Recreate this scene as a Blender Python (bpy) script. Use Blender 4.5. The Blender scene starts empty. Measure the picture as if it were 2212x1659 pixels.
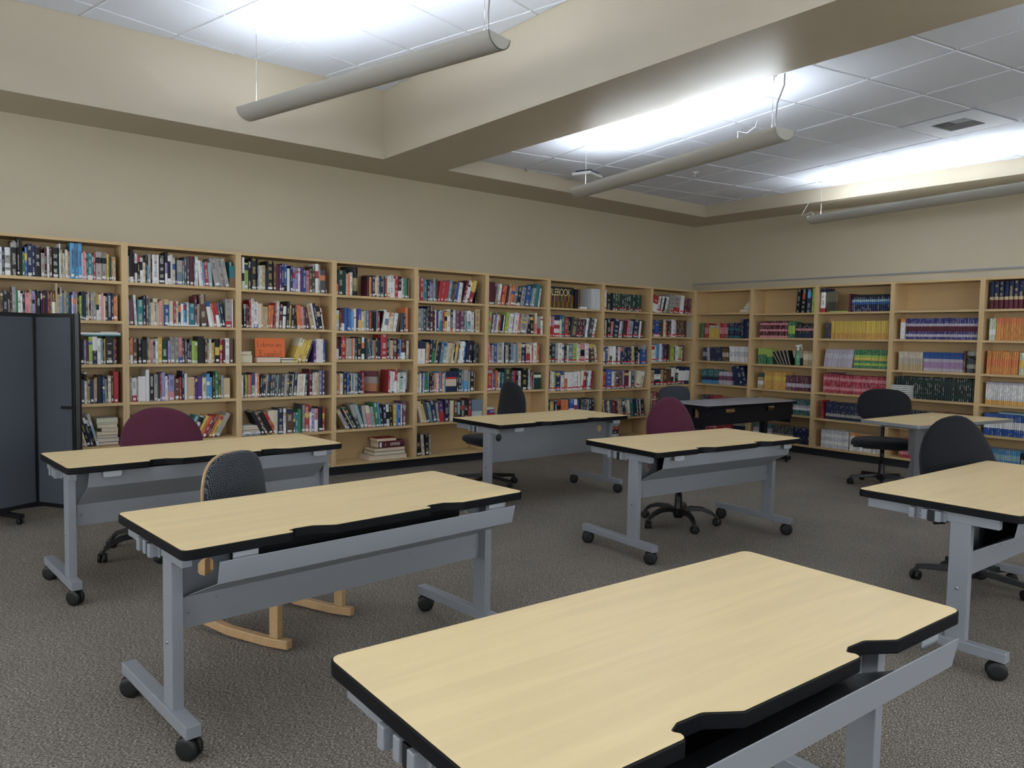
import bpy, bmesh, math, random, re
from mathutils import Vector, Matrix
R = random.Random(7)
PI = math.pi
scn = bpy.context.scene
col = scn.collection

# ------------------------------------------------------------------ camera
CAM = (-9.069770, -7.068694, 1.441079, 0.8966086, -0.06114369, 0.01862889, 1634.094)
def set_camera():
    cx, cy, cz, yaw, pit, rol, f = CAM
    fw = Vector((math.cos(yaw)*math.cos(pit), math.sin(yaw)*math.cos(pit), math.sin(pit)))
    rt = Vector((math.sin(yaw), -math.cos(yaw), 0)); up = rt.cross(fw)
    r2 = rt*math.cos(rol)+up*math.sin(rol); u2 = -rt*math.sin(rol)+up*math.cos(rol)
    cd = bpy.data.cameras.new('camera'); co = bpy.data.objects.new('camera', cd); col.objects.link(co)
    cd.sensor_width = 36; cd.lens = f*36/2212; cd.clip_start = .05; cd.clip_end = 60
    M = Matrix(((r2.x, u2.x, -fw.x, cx), (r2.y, u2.y, -fw.y, cy), (r2.z, u2.z, -fw.z, cz), (0, 0, 0, 1)))
    co.matrix_world = M
    scn.camera = co
set_camera()
# ------------------------------------------------------------------ world, exposure, quality
w = bpy.data.worlds.new('world'); scn.world = w; w.use_nodes = True
w.node_tree.nodes['Background'].inputs[0].default_value = (.5, .55, .6, 1)
w.node_tree.nodes['Background'].inputs[1].default_value = .02
scn.view_settings.view_transform = 'Standard'
scn.view_settings.look = 'None'
scn.view_settings.gamma = 1
scn.view_settings.use_curve_mapping = False
scn.view_settings.exposure = 1.66
TUBE_STRENGTH = 12.0
ADDED_WINDOW_STRENGTH = 1.75  # glow of the unseen windows added for fill light
cy_ = scn.cycles
cy_.max_bounces = 10; cy_.diffuse_bounces = 7; cy_.glossy_bounces = 4; cy_.transmission_bounces = 6; cy_.transparent_max_bounces = 6
cy_.use_denoising = True
cy_.sample_clamp_indirect = 6
cy_.caustics_reflective = False; cy_.caustics_refractive = False
try:
    cy_.use_light_tree = True
except Exception:
    pass

# ------------------------------------------------------------------ colours and materials
def lin(hx):
    v = [int(hx[i:i+2], 16)/255 for i in (0, 2, 4)]
    return tuple(c/12.92 if c <= .04045 else ((c+.055)/1.055)**2.4 for c in v)
MATS = {}
def mat(name, hx, rough=.6, metal=0.0, spec=.5, emit=None, sheen=0, alpha=1, trans=0):
    m = bpy.data.materials.new(name); m.use_nodes = True
    b = m.node_tree.nodes['Principled BSDF']
    b.inputs['Base Color'].default_value = (*lin(hx), 1)
    b.inputs['Roughness'].default_value = rough
    b.inputs['Metallic'].default_value = metal
    b.inputs['Specular IOR Level'].default_value = spec
    if sheen: b.inputs['Sheen Weight'].default_value = sheen
    if trans: b.inputs['Transmission Weight'].default_value = trans
    if emit:
        b.inputs['Emission Color'].default_value = (*emit[0], 1); b.inputs['Emission Strength'].default_value = emit[1]
    MATS[name] = m
    return m
class NT:
    """tiny node helper"""
    def __init__(s, m): s.t = m.node_tree; s.b = s.t.nodes['Principled BSDF']
    def n(s, typ, **kw):
        x = s.t.nodes.new(typ)
        for k, v in kw.items():
            if k.startswith('_'): setattr(x, k[1:], v)
            else: x.inputs[k.replace('__', ' ')].default_value = v
        return x
    def l(s, a, b): s.t.links.new(a, b)
    def coord(s, scale=(1, 1, 1), rot=(0, 0, 0), kind='Object'):
        tc = s.n('ShaderNodeTexCoord'); mp = s.n('ShaderNodeMapping'); s.l(tc.outputs[kind], mp.inputs[0])
        mp.inputs['Scale'].default_value = scale; mp.inputs['Rotation'].default_value = rot
        return mp.outputs[0]
    def ramp(s, fac, stops):
        r = s.n('ShaderNodeValToRGB'); e = r.color_ramp.elements
        while len(e) < len(stops): e.new(.5)
        for el, (p, c) in zip(e, stops): el.position = p; el.color = (*c, 1)
        s.l(fac, r.inputs[0]); return r.outputs[0]
    def bump(s, h, strength, dist=.002):
        b = s.n('ShaderNodeBump', Strength=strength, Distance=dist); s.l(h, b.inputs['Height']); s.l(b.outputs[0], s.b.inputs['Normal'])
def sc3(c, k): return tuple(min(1, x*k) for x in c)

def wood(name, hx, dark, light, rough, axis='x', grain=1.0, spec=.4):
    m = mat(name, hx, rough, spec=spec); t = NT(m); c = lin(hx)
    s = {'x': (1.6, 22, 22), 'z': (22, 22, 1.6), 'y': (22, 1.6, 22)}[axis]
    v = t.coord(tuple(a*grain for a in s))
    n1 = t.n('ShaderNodeTexNoise', Scale=1.0, Detail=5.0, Roughness=.6, Distortion=.6); t.l(v, n1.inputs['Vector'])
    v2 = t.coord(tuple(.28*a*grain for a in s))
    n2 = t.n('ShaderNodeTexNoise', Scale=1.0, Detail=2.0, Distortion=1.2); t.l(v2, n2.inputs['Vector'])
    mx = t.n('ShaderNodeMath', _operation='ADD'); t.l(n1.outputs[0], mx.inputs[0]); t.l(n2.outputs[0], mx.inputs[1])
    o = t.ramp(mx.outputs[0], [(.0, sc3(c, dark)), (.42, sc3(c, (dark+1)/2)), (.55, c), (.75, sc3(c, light))])
    # math output runs 0..2: halve
    mx2 = t.n('ShaderNodeMath', _operation='MULTIPLY'); t.l(mx.outputs[0], mx2.inputs[0]); mx2.inputs[1].default_value = .5
    t.l(mx2.outputs[0], o.node.inputs[0])
    t.l(o, t.b.inputs['Base Color'])
    return m
wood('maple_laminate', 'EED5A2', .86, 1.04, .36, 'x')
wood('shelf_maple', 'C9AD7F', .90, 1.06, .5, 'x', .8)
wood('post_maple', 'CDB184', .90, 1.06, .5, 'z', .8)
wood('beech', 'BC9A70', .84, 1.08, .45, 'x', 1.5)
m = mat('grey_laminate', 'A3A4AB', .4); t = NT(m)
n = t.n('ShaderNodeTexNoise', Scale=60.0, Detail=3.0); t.l(t.coord(), n.inputs['Vector'])
t.l(t.ramp(n.outputs[0], [(.3, lin('989AA2')), (.7, lin('B0B0B8'))]), t.b.inputs['Base Color'])

def paint(name, hx, rough, bump=.12, spec=.5):
    m = mat(name, hx, rough, spec=spec); t = NT(m); c = lin(hx)
    n = t.n('ShaderNodeTexNoise', Scale=170.0, Detail=2.0); t.l(t.coord(), n.inputs['Vector'])
    n2 = t.n('ShaderNodeTexNoise', Scale=.8, Detail=2.0); t.l(t.coord(), n2.inputs['Vector'])
    t.l(t.ramp(n2.outputs[0], [(.3, sc3(c, .97)), (.7, sc3(c, 1.03))]), t.b.inputs['Base Color'])
    t.bump(n.outputs[0], bump, .0015)
    return m
paint('wall_paint', 'B8AE97', .55)
paint('soffit_paint', 'B7AD99', .38, .25)
m = mat('ceiling_tile', 'CDD2DE', .85); t = NT(m)
n = t.n('ShaderNodeTexNoise', Scale=140.0, Detail=4.0, Roughness=.7); t.l(t.coord(), n.inputs['Vector'])
t.l(t.ramp(n.outputs[0], [(.3, lin('D2D7E2')), (.62, lin('E2E6F0'))]), t.b.inputs['Base Color']); t.bump(n.outputs[0], .25, .001)
mat('grid_white', 'D6D8DB', .45)
mat('metal_white', 'DADCDD', .35)
mat('vent_metal', 'A9AEB8', .5, .0)
mat('latch_grey', '9CA0A5', .4)
mat('cord_grey', '8E8E92', .5)
mat('chrome', 'D4D6D8', .18, 1.0)
mat('silver_paint', '8D9197', .38, .12)
mat('dark_trim_metal', '3A3F47', .4, .4)
mat('black_plastic', '0E1014', .42)
mat('black_rubber', '0B0C0E', .55)
mat('edge_black', '0B0C10', .5, spec=.18)
mat('grey_edge', '7D8085', .45)
mat('grey_leg', '74767A', .45, .2)
mat('black_steel', '10141C', .4, .2)
mat('kick_black', '14171D', .6)
mat('lamp_grey', 'B0AEA6', .6, .0)
mat('screw_steel', 'C0C5CA', .25, 1.0)
mat('tube_glow', 'FFFFFF', .5, emit=((.86, .93, 1.0), TUBE_STRENGTH))
mat('added_window_glow', 'FFFFFF', .5, emit=((.89, .945, 1.0), ADDED_WINDOW_STRENGTH))  # emissive pane for the added, unseen windows
mat('paper_cream', 'D9D0B8', .8)
mat('paper_white', 'E4E4E1', .7)
mat('label_white', 'E6E7E6', .6)
mat('label_red', 'B52A2E', .6)
mat('label_orange', 'C4502C', .6)
mat('label_blue', '5FA5DA', .6)
mat('sign_orange', 'E3743F', .75)
mat('ink_black', '1B1715', .7)
mat('title_gold', 'D8C483', .5)
mat('title_white', 'DDDCD6', .6)
mat('title_black', '17181A', .6)
mat('title_red', 'A02C2C', .6)
mat('bottle_green', '6FAE86', .25, trans=.25)
mat('bottle_cap', 'DFE6E6', .4)

def fabric(name, hx, sc=900., bump=.5, dots=False):
    m = mat(name, hx, .9, spec=.2, sheen=.1); t = NT(m); c = lin(hx)
    v = t.coord()
    if dots:
        vo = t.n('ShaderNodeTexVoronoi', _voronoi_dimensions='2D', Scale=sc, Randomness=.25)
        sp_ = t.n('ShaderNodeSeparateXYZ'); t.l(v, sp_.inputs[0]); cb_ = t.n('ShaderNodeCombineXYZ'); t.l(sp_.outputs[0], cb_.inputs[0]); t.l(sp_.outputs[2], cb_.inputs[1]); t.l(cb_.outputs[0], vo.inputs['Vector'])
        t.l(t.ramp(vo.outputs['Distance'], [(.12, lin('8A8F92')), (.3, c)]), t.b.inputs['Base Color'])
        t.bump(vo.outputs['Distance'], bump, .004)
    else:
        n = t.n('ShaderNodeTexNoise', Scale=sc, Detail=2.0); t.l(v, n.inputs['Vector'])
        t.l(t.ramp(n.outputs[0], [(.3, sc3(c, .78)), (.7, sc3(c, 1.22))]), t.b.inputs['Base Color'])
        t.bump(n.outputs[0], bump, .001)
    return m
fabric('maroon_fabric', '4F2335')
fabric('black_fabric', '1E2024')
fabric('grey_fabric', '3B3E43')
fabric('screen_fabric', '4F545B', 420., .6)
fabric('dotted_fabric', '22262B', 135., .6, True)

# carpet: loop pile in short staggered dashes
m = mat('carpet', '6A645B', .95, spec=.1); t = NT(m)
v = t.coord((1, 1, 1))
wv = t.n('ShaderNodeTexNoise', Scale=9.0, Detail=2.0); t.l(v, wv.inputs['Vector'])
vo = t.n('ShaderNodeTexVoronoi', Scale=1.0, Randomness=.8)
t.l(t.coord((190, 120, 1), (0, 0, .18)), vo.inputs['Vector'])
nz = t.n('ShaderNodeTexNoise', Scale=1.0, Detail=3.0, Roughness=.7); t.l(t.coord((95, 250, 1), (0, 0, .18)), nz.inputs['Vector'])
nb = t.n('ShaderNodeTexNoise', Scale=2.2, Detail=3.0); t.l(v, nb.inputs['Vector'])
c1 = t.ramp(nz.outputs[0], [(.31, lin('413C37')), (.45, lin('777068')), (.56, lin('A39B90')), (.68, lin('F2ECE2'))])
c2 = t.ramp(vo.outputs['Distance'], [(.1, (1, 1, 1)), (.75, (.45, .44, .43))])
mm = t.n('ShaderNodeMix', _data_type='RGBA', _blend_type='MULTIPLY'); mm.inputs[0].default_value = .8
t.l(c1, mm.inputs[6]); t.l(c2, mm.inputs[7])
c3 = t.ramp(nb.outputs[0], [(.3, (.9, .9, .9)), (.7, (1.05, 1.05, 1.03))])
m2 = t.n('ShaderNodeMix', _data_type='RGBA', _blend_type='MULTIPLY'); m2.inputs[0].default_value = 1
t.l(mm.outputs[2], m2.inputs[6]); t.l(c3, m2.inputs[7]); t.l(m2.outputs[2], t.b.inputs['Base Color'])
t.bump(nz.outputs[0], .45, .004)

# book covers: colour and print come from the mesh's own attributes
m = mat('book_cover', 'FFFFFF', .5, spec=.35); t = NT(m)
ac = t.n('ShaderNodeAttribute', _attribute_name='Col'); ai = t.n('ShaderNodeAttribute', _attribute_name='Ink')
uv = t.n('ShaderNodeUVMap', _uv_map='sp'); sx = t.n('ShaderNodeSeparateXYZ'); t.l(uv.outputs[0], sx.inputs[0])
mp = t.n('ShaderNodeMapping'); mp.inputs['Scale'].default_value = (5, 300, 1); t.l(uv.outputs[0], mp.inputs[0])
nn = t.n('ShaderNodeTexNoise', Scale=1.0, Detail=1.0); t.l(mp.outputs[0], nn.inputs['Vector'])
mpw = t.n('ShaderNodeMapping'); mpw.inputs['Scale'].default_value = (.01, 17, 1); t.l(uv.outputs[0], mpw.inputs[0])
nw = t.n('ShaderNodeTexNoise', Scale=1.0, Detail=0.0); t.l(mpw.outputs[0], nw.inputs['Vector'])
def gt(a, v, op='GREATER_THAN'):
    x = t.n('ShaderNodeMath', _operation=op); t.l(a, x.inputs[0]); x.inputs[1].default_value = v; return x.outputs[0]
def mul(a, b):
    x = t.n('ShaderNodeMath', _operation='MULTIPLY'); t.l(a, x.inputs[0]); t.l(b, x.inputs[1]); return x.outputs[0]
k0 = mul(mul(gt(nn.outputs[0], .5), gt(nw.outputs[0], .5)), mul(gt(sx.outputs[0], .26), gt(sx.outputs[0], .74, 'LESS_THAN')))
kk = t.n('ShaderNodeMath', _operation='MULTIPLY'); t.l(k0, kk.inputs[0]); kk.inputs[1].default_value = .8; k = kk.outputs[0]
mx = t.n('ShaderNodeMix', _data_type='RGBA'); t.l(k, mx.inputs[0]); t.l(ac.outputs[0], mx.inputs[6]); t.l(ai.outputs[0], mx.inputs[7])
t.l(mx.outputs[2], t.b.inputs['Base Color'])

# ------------------------------------------------------------------ mesh building
class MB:
    def __init__(s): s.v = []; s.f = []; s.sm = []
    def add(s, vs, fs, M=None, smooth=False):
        o = len(s.v)
        s.v += [tuple(M @ Vector(v)) if M else tuple(v) for v in vs]
        s.f += [tuple(i+o for i in f) for f in fs]; s.sm += [smooth]*len(fs)
        return s
    def box(s, x0, x1, y0, y1, z0, z1, M=None):
        if x1 < x0: x0, x1 = x1, x0
        if y1 < y0: y0, y1 = y1, y0
        if z1 < z0: z0, z1 = z1, z0
        v = [(x0, y0, z0), (x1, y0, z0), (x1, y1, z0), (x0, y1, z0), (x0, y0, z1), (x1, y0, z1), (x1, y1, z1), (x0, y1, z1)]
        return s.add(v, [(0, 3, 2, 1), (4, 5, 6, 7), (0, 1, 5, 4), (1, 2, 6, 5), (2, 3, 7, 6), (3, 0, 4, 7)], M)
    def prism(s, poly, z0, z1, M=None, smooth=False):
        a = sum(p[0]*q[1]-q[0]*p[1] for p, q in zip(poly, poly[1:]+poly[:1]))
        if a < 0: poly = poly[::-1]
        n = len(poly)
        v = [(x, y, z0) for x, y in poly]+[(x, y, z1) for x, y in poly]
        s.add(v, [(i, (i+1) % n, n+(i+1) % n, n+i) for i in range(n)], M, smooth)
        o = len(s.v)-2*n
        s.f += [tuple(o+i for i in range(n-1, -1, -1)), tuple(o+n+i for i in range(n))]; s.sm += [False]*2
        return s
    def tube(s, pts, r, seg=8, M=None, caps=True):
        pts = [Vector(p) for p in pts]; rs = r if isinstance(r, (list, tuple)) else [r]*len(pts)
        vs = []; ref = None
        for i, p in enumerate(pts):
            d = (pts[min(i+1, len(pts)-1)]-pts[max(i-1, 0)]).normalized()
            if ref is None: ref = Vector((0, 0, 1)) if abs(d.z) < .9 else Vector((1, 0, 0))
            a = d.cross(ref).normalized(); b = a.cross(d).normalized(); ref = b
            for k in range(seg):
                t_ = 2*PI*k/seg; vs.append(p+(a*math.cos(t_)+b*math.sin(t_))*rs[i])
        n = len(pts); fs = [(i*seg+k, i*seg+(k+1) % seg, (i+1)*seg+(k+1) % seg, (i+1)*seg+k) for i in range(n-1) for k in range(seg)]
        s.add(vs, fs, M, True)
        if caps:
            o = len(s.v)-n*seg; s.f += [tuple(o+k for k in range(seg-1, -1, -1)), tuple(o+(n-1)*seg+k for k in range(seg))]; s.sm += [False]*2
        return s
    def lathe(s, prof, seg=20, M=None, smooth=True):
        vs = [(r*math.cos(2*PI*k/seg), r*math.sin(2*PI*k/seg), z) for r, z in prof for k in range(seg)]
        n = len(prof)
        s.add(vs, [(i*seg+k, i*seg+(k+1) % seg, (i+1)*seg+(k+1) % seg, (i+1)*seg+k) for i in range(n-1) for k in range(seg)], M, smooth)
        o = len(s.v)-n*seg; s.f += [tuple(o+k for k in range(seg-1, -1, -1)), tuple(o+(n-1)*seg+k for k in range(seg))]; s.sm += [False]*2
        return s
    def mesh(s, name, m, bevel=0, seg=2):
        me = bpy.data.meshes.new(name); me.from_pydata(s.v, [], s.f)
        me.polygons.foreach_set('use_smooth', s.sm)
        if bevel:
            b = bmesh.new(); b.from_mesh(me)
            es = [e for e in b.edges if len(e.link_faces) == 2 and e.calc_face_angle(0) > .6]
            bmesh.ops.bevel(b, geom=es, offset=bevel, segments=seg, profile=.5, affect='EDGES', clamp_overlap=True)
            b.to_mesh(me); b.free()
        me.update()
        if m: me.materials.append(MATS[m])
        return me
    def build(s, name, m, parent=None, loc=None, rotz=None, bevel=0, seg=2):
        o = bpy.data.objects.new(name, s.mesh(name, m, bevel, seg)); col.objects.link(o)
        if parent: o.parent = parent
        if loc is not None: o.location = loc
        if rotz is not None: o.rotation_euler.z = rotz
        return o
def tag(o, label=None, cat=None, group=None, kind=None):
    for k, v in (('label', label), ('category', cat), ('group', group), ('kind', kind)):
        if v: o[k] = v
    return o
def empty(name, loc=(0, 0, 0), rz=0, **kw):
    o = bpy.data.objects.new(name, None); col.objects.link(o); o.location = loc; o.rotation_euler.z = rz
    o.empty_display_size = .1
    return tag(o, **kw)
def copy_tree(o, parent=None):
    c = o.copy(); col.objects.link(c); c.parent = parent
    for ch in list(o.children): copy_tree(ch, c)
    return c
def T(x, y, z): return Matrix.Translation((x, y, z))
def RX(a): return Matrix.Rotation(a, 4, 'X')
def RY(a): return Matrix.Rotation(a, 4, 'Y')
def RZ(a): return Matrix.Rotation(a, 4, 'Z')

# ------------------------------------------------------------------ room shell
SZ = 3.165            # underside of the soffits
Z1, Z2 = 3.82, 3.325  # the two coffer ceilings
XW, YS = -13.0, -11.0
def struct(name, mb, m, **kw):
    return tag(mb.build(name, m, **kw), kind='structure')
struct('floor', MB().box(XW, .3, YS, .3, -.1, 0), 'carpet')
struct('wall_left', MB().box(XW, .4, .3, .4, 0, 4.3), 'wall_paint')
struct('wall_right', MB().box(.3, .4, YS, .3, 0, 4.3), 'wall_paint')
struct('wall_back', MB().box(XW, .4, YS-.1, YS, 0, 4.3), 'wall_paint')
for i_, x_ in enumerate((-11.9, -9.3, -6.7, -4.1)):  # unseen windows, guessed and added to light tables and floor from the front
    wn = struct('added_window_%d' % (i_+1), MB().box(x_, x_+2.1, YS+.002, YS+.02, 1.0, 2.75), 'added_window_glow')
    fm_ = MB()
    for b_ in ((x_-.05, x_, .95, 2.8), (x_+2.1, x_+2.15, .95, 2.8), (x_, x_+2.1, .95, 1.0), (x_, x_+2.1, 2.75, 2.8), (x_+1.03, x_+1.07, 1.0, 2.75)):
        fm_.box(b_[0], b_[1], YS, YS+.06, b_[2], b_[3])
    fm_.build('added_window_frame', 'dark_trim_metal', wn)
for i_, y_ in enumerate((-8.6, -5.6, -2.9)):  # more unseen windows, added as side light along the long wall
    wn = struct('added_window_%d' % (i_+5), MB().box(XW+.002, XW+.02, y_, y_+2.1, 1.0, 2.75), 'added_window_glow')
    fm_ = MB()
    for b_ in ((y_-.05, y_, .95, 2.8), (y_+2.1, y_+2.15, .95, 2.8), (y_, y_+2.1, .95, 1.0), (y_, y_+2.1, 2.75, 2.8), (y_+1.03, y_+1.07, 1.0, 2.75)):
        fm_.box(XW, XW+.06, b_[0], b_[1], b_[2], b_[3])
    fm_.build('added_window_frame', 'dark_trim_metal', wn)
struct('wall_far_left', MB().box(XW-.1, XW, YS-.1, .4, 0, 4.3), 'wall_paint')
struct('trim_1', MB().box(.286, .3, -6.5, .28, 2.288, 2.306), 'silver_paint')
C1 = (-11.5, -5.378, -9.6, -.362)   # coffer over the near half: x0,x1,y0,y1
C2 = (-4.646, -.35, -9.6, -.385)
soff = MB()
for b in ((XW, .3, -.362, .3), (C2[0], .3, C2[3], -.362), (XW, C1[0], YS, -.362), (C1[1], C2[0], YS, -.362), (C2[1], .3, YS, C2[3]), (C1[0], C1[1], YS, C1[2]), (C2[0], C2[1], YS, C2[2])):
    soff.box(b[0], b[1], b[2], b[3], SZ, 4.1)
ceil = struct('ceiling', soff, 'soffit_paint')
struct('ceiling_slab', MB().box(XW, .3, YS, .3, 4.1, 4.3), 'soffit_paint')

def clip(poly, x0, x1, y0, y1):
    for ax, lim, sg in ((0, x0, 1), (0, x1, -1), (1, y0, 1), (1, y1, -1)):
        out = []
        for p, q in zip(poly, poly[1:]+poly[:1]):
            a, b = (p[ax]-lim)*sg, (q[ax]-lim)*sg
            if a >= 0: out.append(p)
            if a*b < 0:
                k = a/(a-b); out.append((p[0]+(q[0]-p[0])*k, p[1]+(q[1]-p[1])*k))
        poly = out
        if len(poly) < 3: return []
    return poly
def area(p): return abs(sum(a[0]*b[1]-b[0]*a[1] for a, b in zip(p, p[1:]+p[:1])))/2
def coffer(C, z, G, u, skip=()):
    P = .643; U = Vector(u).normalized(); V = Vector((-U.y, U.x))
    whole = None; bars = MB()
    ang = math.atan2(U.y, U.x)
    g = .011
    for i in range(-20, 21):
        for j in range(-20, 21):
            o = Vector(G)+U*(i*P)+V*(j*P)
            pts = [o+U*a+V*b for a, b in ((g, g), (P-g, g), (P-g, P-g), (g, P-g))]
            poly = [(p.x, p.y) for p in pts]
            q = clip(poly, C[0]+.004, C[1]-.004, C[2]+.004, C[3]-.004)
            if not q or area(q) < .002 or (i, j) in skip: continue
            if abs(area(q)-area(poly)) < 1e-6:
                if whole is None:
                    whole = MB().box(g, P-g, g, P-g, 0, .02).mesh('ceiling_tile', 'ceiling_tile', .003, 1)
                t_ = bpy.data.objects.new('ceiling_tile', whole); col.objects.link(t_)
                t_.location = (o.x, o.y, z); t_.rotation_euler.z = ang; t_.parent = ceil
            else:
                MB().prism(q, z, z+.02).build('ceiling_tile', 'ceiling_tile', ceil)
    c2 = MB()
    for k in range(-20, 21):
        for D, N in ((U, V), (V, U)):
            a = Vector(G)+N*(k*P)
            q = [a-D*15-N*.012, a+D*15-N*.012, a+D*15+N*.012, a-D*15+N*.012]
            q = clip([(p.x, p.y) for p in q], C[0]+.002, C[1]-.002, C[2]+.002, C[3]-.002)
            if q: c2.prism(q, z+(.0075 if D is U else .0077), z+.03)
    b = c2.build('ceiling_grid', 'grid_white', ceil)
    bb = MB().box(C[0], C[1], C[2], C[3], z+.04, z+.06).build('ceiling_backing', 'grid_white', ceil)
    return U, V, P
U1, V1, P1 = coffer(C1, Z1, (-6.385, -1.595), (.148, -.630))
U2, V2, P2 = coffer(C2, Z2, (-3.451, -3.048), (-.114, -.640), skip=((1, 2),))

# ------------------------------------------------------------------ pendant lights
def lamp_mesh():
    W_, H_, L = .205, .085, 2.60
    prof = []
    for k in range(27):
        a = PI+PI*k/26
        prof.append((W_/2*math.cos(a), H_*math.sin(a)))
    inner = [(x*.93, y*.90+.0015) for x, y in prof][::-1]
    return prof, inner, L
def make_lamp():
    prof, inner, L = lamp_mesh()
    root = empty('pendant_light')
    hm = MB().prism(prof+inner, 0, L, RX(PI/2), smooth=False)
    # prism runs along +z -> rotate so it runs along -y, profile z up
    hm.build('housing', 'lamp_grey', root)
    for y in (.0, -L+.004):
        e = MB().prism([(x*1.0, z*1.0) for x, z in prof], 0, .004, T(0, y, 0) @ RX(PI/2))
        e.build('end_cap', 'lamp_grey', root)
    for x in (-.042, .042):
        for y0 in (-.10, -1.33):
            MB().tube([(x, y0, -.034), (x, y0-1.17, -.034)], .0125, 8).build('tube', 'tube_glow', root)
    MB().box(-.055, .055, -.08, -L+.08, -.062, -.056).build('reflector', 'metal_white', root)
    return root
lamp0 = make_lamp()
# the profile is built in XY of the prism; RX(90) sends (x, y, z) to (x, -z, y)
def cable(o, y, h, r=.0022):
    MB().tube([(0, y, -.056), (0, y, h)], r, 6).build('cable', 'chrome', o)
    MB().lathe([(.006, h-.035), (.006, h-.01), (.022, h-.006), (.022, h)], 10, T(0, y, 0)).build('cable_mount', 'grid_white', o)
def place_lamp(x, y, z, x1, y1, zc, label, first=False, off=.12, cord=True, wires=False):
    o = lamp0 if first else copy_tree(lamp0)
    o.location = (x, y, z); o.rotation_euler.z = math.atan2(y1-y, x1-x)+PI/2
    tag(o, label, 'light', 'pendant light bars under the coffered ceiling')
    h = zc-z
    return o, h
lamps = [
 ((-6.90, -.90), (-6.31, -3.41), 3.218, Z1, 'dark grey pendant light bar nearest the camera, hanging in the higher coffer'),
 ((-3.80, -1.48), (-4.26, -4.06), 2.93, Z2, 'pale grey pendant light bar just past the dropped beam, loose wire at one end'),
 ((-.66, -2.18), (-1.09, -4.72), 2.934, Z2, 'pale grey pendant light bar along the far textbook wall, cut by the picture edge'),
 ((-5.98, -5.0), (-5.42, -7.4), 3.218, Z1, 'added pendant light bar in line behind the nearest one, out of view'),  # this bar and those below are unseen, added for overall brightness
 ((-9.75, -1.95), (-9.16, -4.46), 3.218, Z1, 'pendant light bar in the higher coffer on the side away from the beam'),
 ((-9.0, -5.15), (-8.41, -7.66), 3.218, Z1, 'pendant light bar above the camera'),
 ((-10.6, -5.3), (-10.0, -7.8), 3.218, Z1, 'pendant light bar above and behind the camera'),
 ((-4.50, -6.0), (-4.6, -8.6), 2.93, Z2, 'added pendant light bar continuing the row past the beam, out of view'),
 ((-1.22, -5.75), (-1.65, -8.3), 2.934, Z2, 'added pendant light bar continuing the row at the textbook wall, out of view'),
]
for i, (a, b, z, zc, lab) in enumerate(lamps):
    if i == 0: continue
    place_lamp(a[0], a[1], z, b[0], b[1], zc, lab)
place_lamp(lamps[0][0][0], lamps[0][0][1], lamps[0][2], lamps[0][1][0], lamps[0][1][1], Z1, lamps[0][4], first=True)
for o in [o for o in scn.objects if o.name.startswith('pendant_light')]:
    zc = Z1 if o.location.z > 3 else Z2
    h = zc-o.location.z
    for y in (-.12, -2.48): cable(o, y, h)
    sw = .05
    MB().tube([(.012, -2.5, -.05), (.012, -2.5, h*.25), (.012-sw*.2, -2.5-sw*.4, h*.5), (.01+sw*.4, -2.5-sw, h*.8), (.03, -2.5-sw, h)], .0055, 6).build('power_cord', 'cord_grey', o)
    if abs(o.location.x+3.80) < .01:
        MB().tube([(-.05, -2.2, 0), (-.09, -2.24, .05), (-.06, -2.3, .03), (-.02, -2.34, .07), (-.01, -2.35, .12)], .0016, 6).build('loose_wire', 'grid_white', o)
    if abs(o.location.x+.66) < .01:
        MB().tube([(-.02, -.05, 0), (-.02, .0, .06), (-.03, .06, .03), (-.04, .13, .02), (-.03, .08, .10), (-.02, .04, .17), (-.02, .10, .19)], .0016, 6).build('loose_wire', 'grid_white', o)

# ceiling fittings
vt = empty('air_vent', (-3.451+U2.x*P2*1.5+V2.x*P2*2.5, -3.048+U2.y*P2*1.5+V2.y*P2*2.5, Z2), math.atan2(U2.y, U2.x), label='square white ceiling air diffuser with slatted louvres between the two far light bars', cat='vent')
fr = MB(); a_, b_ = .315, .15
fr.box(-a_, a_, b_, a_, -.004, .01).box(-a_, a_, -a_, -b_, -.004, .01).box(-a_, -b_, -b_, b_, -.004, .01).box(b_, a_, -b_, b_, -.004, .01)
fr.build('face_plate', 'vent_metal', vt)
MB().box(-b_, b_, -b_, b_, .03, .04).build('duct', 'black_plastic', vt)
for k in range(11):
    y = -.14+k*.014
    MB().box(-.14, .0, -.005, .005, -.001, .001, T(0, y, .002) @ RX(.5)).build('louvre', 'latch_grey', vt)
for k in range(11):
    y = .006+k*.013
    MB().box(-.14, .14, -.0045, .0045, -.001, .001, T(0, y, .002) @ RX(-.5)).build('louvre', 'latch_grey', vt)
for k in range(10):
    x = .008+k*.0135
    MB().box(-.0045, .0045, -.14, -.005, -.001, .001, T(x, 0, .002) @ RY(.5)).build('louvre', 'latch_grey', vt)
sp = empty('access_point', (-3.02, -.79, Z2), .3, label='small square white wireless box tilted on the ceiling above the bookcases', cat='ceiling fitting')
MB().box(-.15, .15, -.12, .12, -.055, -.02).build('body', 'metal_white', sp, bevel=.01)
MB().box(-.11, .11, -.09, .09, -.02, .008).build('mount', 'dark_trim_metal', sp)
sk = empty('sprinkler_head', (-2.142, -1.611, Z2+.006), label='small white fire sprinkler hanging from a ceiling tile', cat='sprinkler')
MB().lathe([(.045, 0), (.045, -.006), (.014, -.012), (.012, -.03)], 14).build('escutcheon', 'grid_white', sk)
MB().tube([(-.014, 0, -.025), (-.018, 0, -.045), (-.004, 0, -.062)], .003, 6).tube([(.014, 0, -.025), (.018, 0, -.045), (.004, 0, -.062)], .003, 6).build('yoke', 'chrome', sk)
MB().lathe([(.02, -.062), (.022, -.065), (.0, -.066)], 12).build('deflector', 'chrome', sk)
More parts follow.
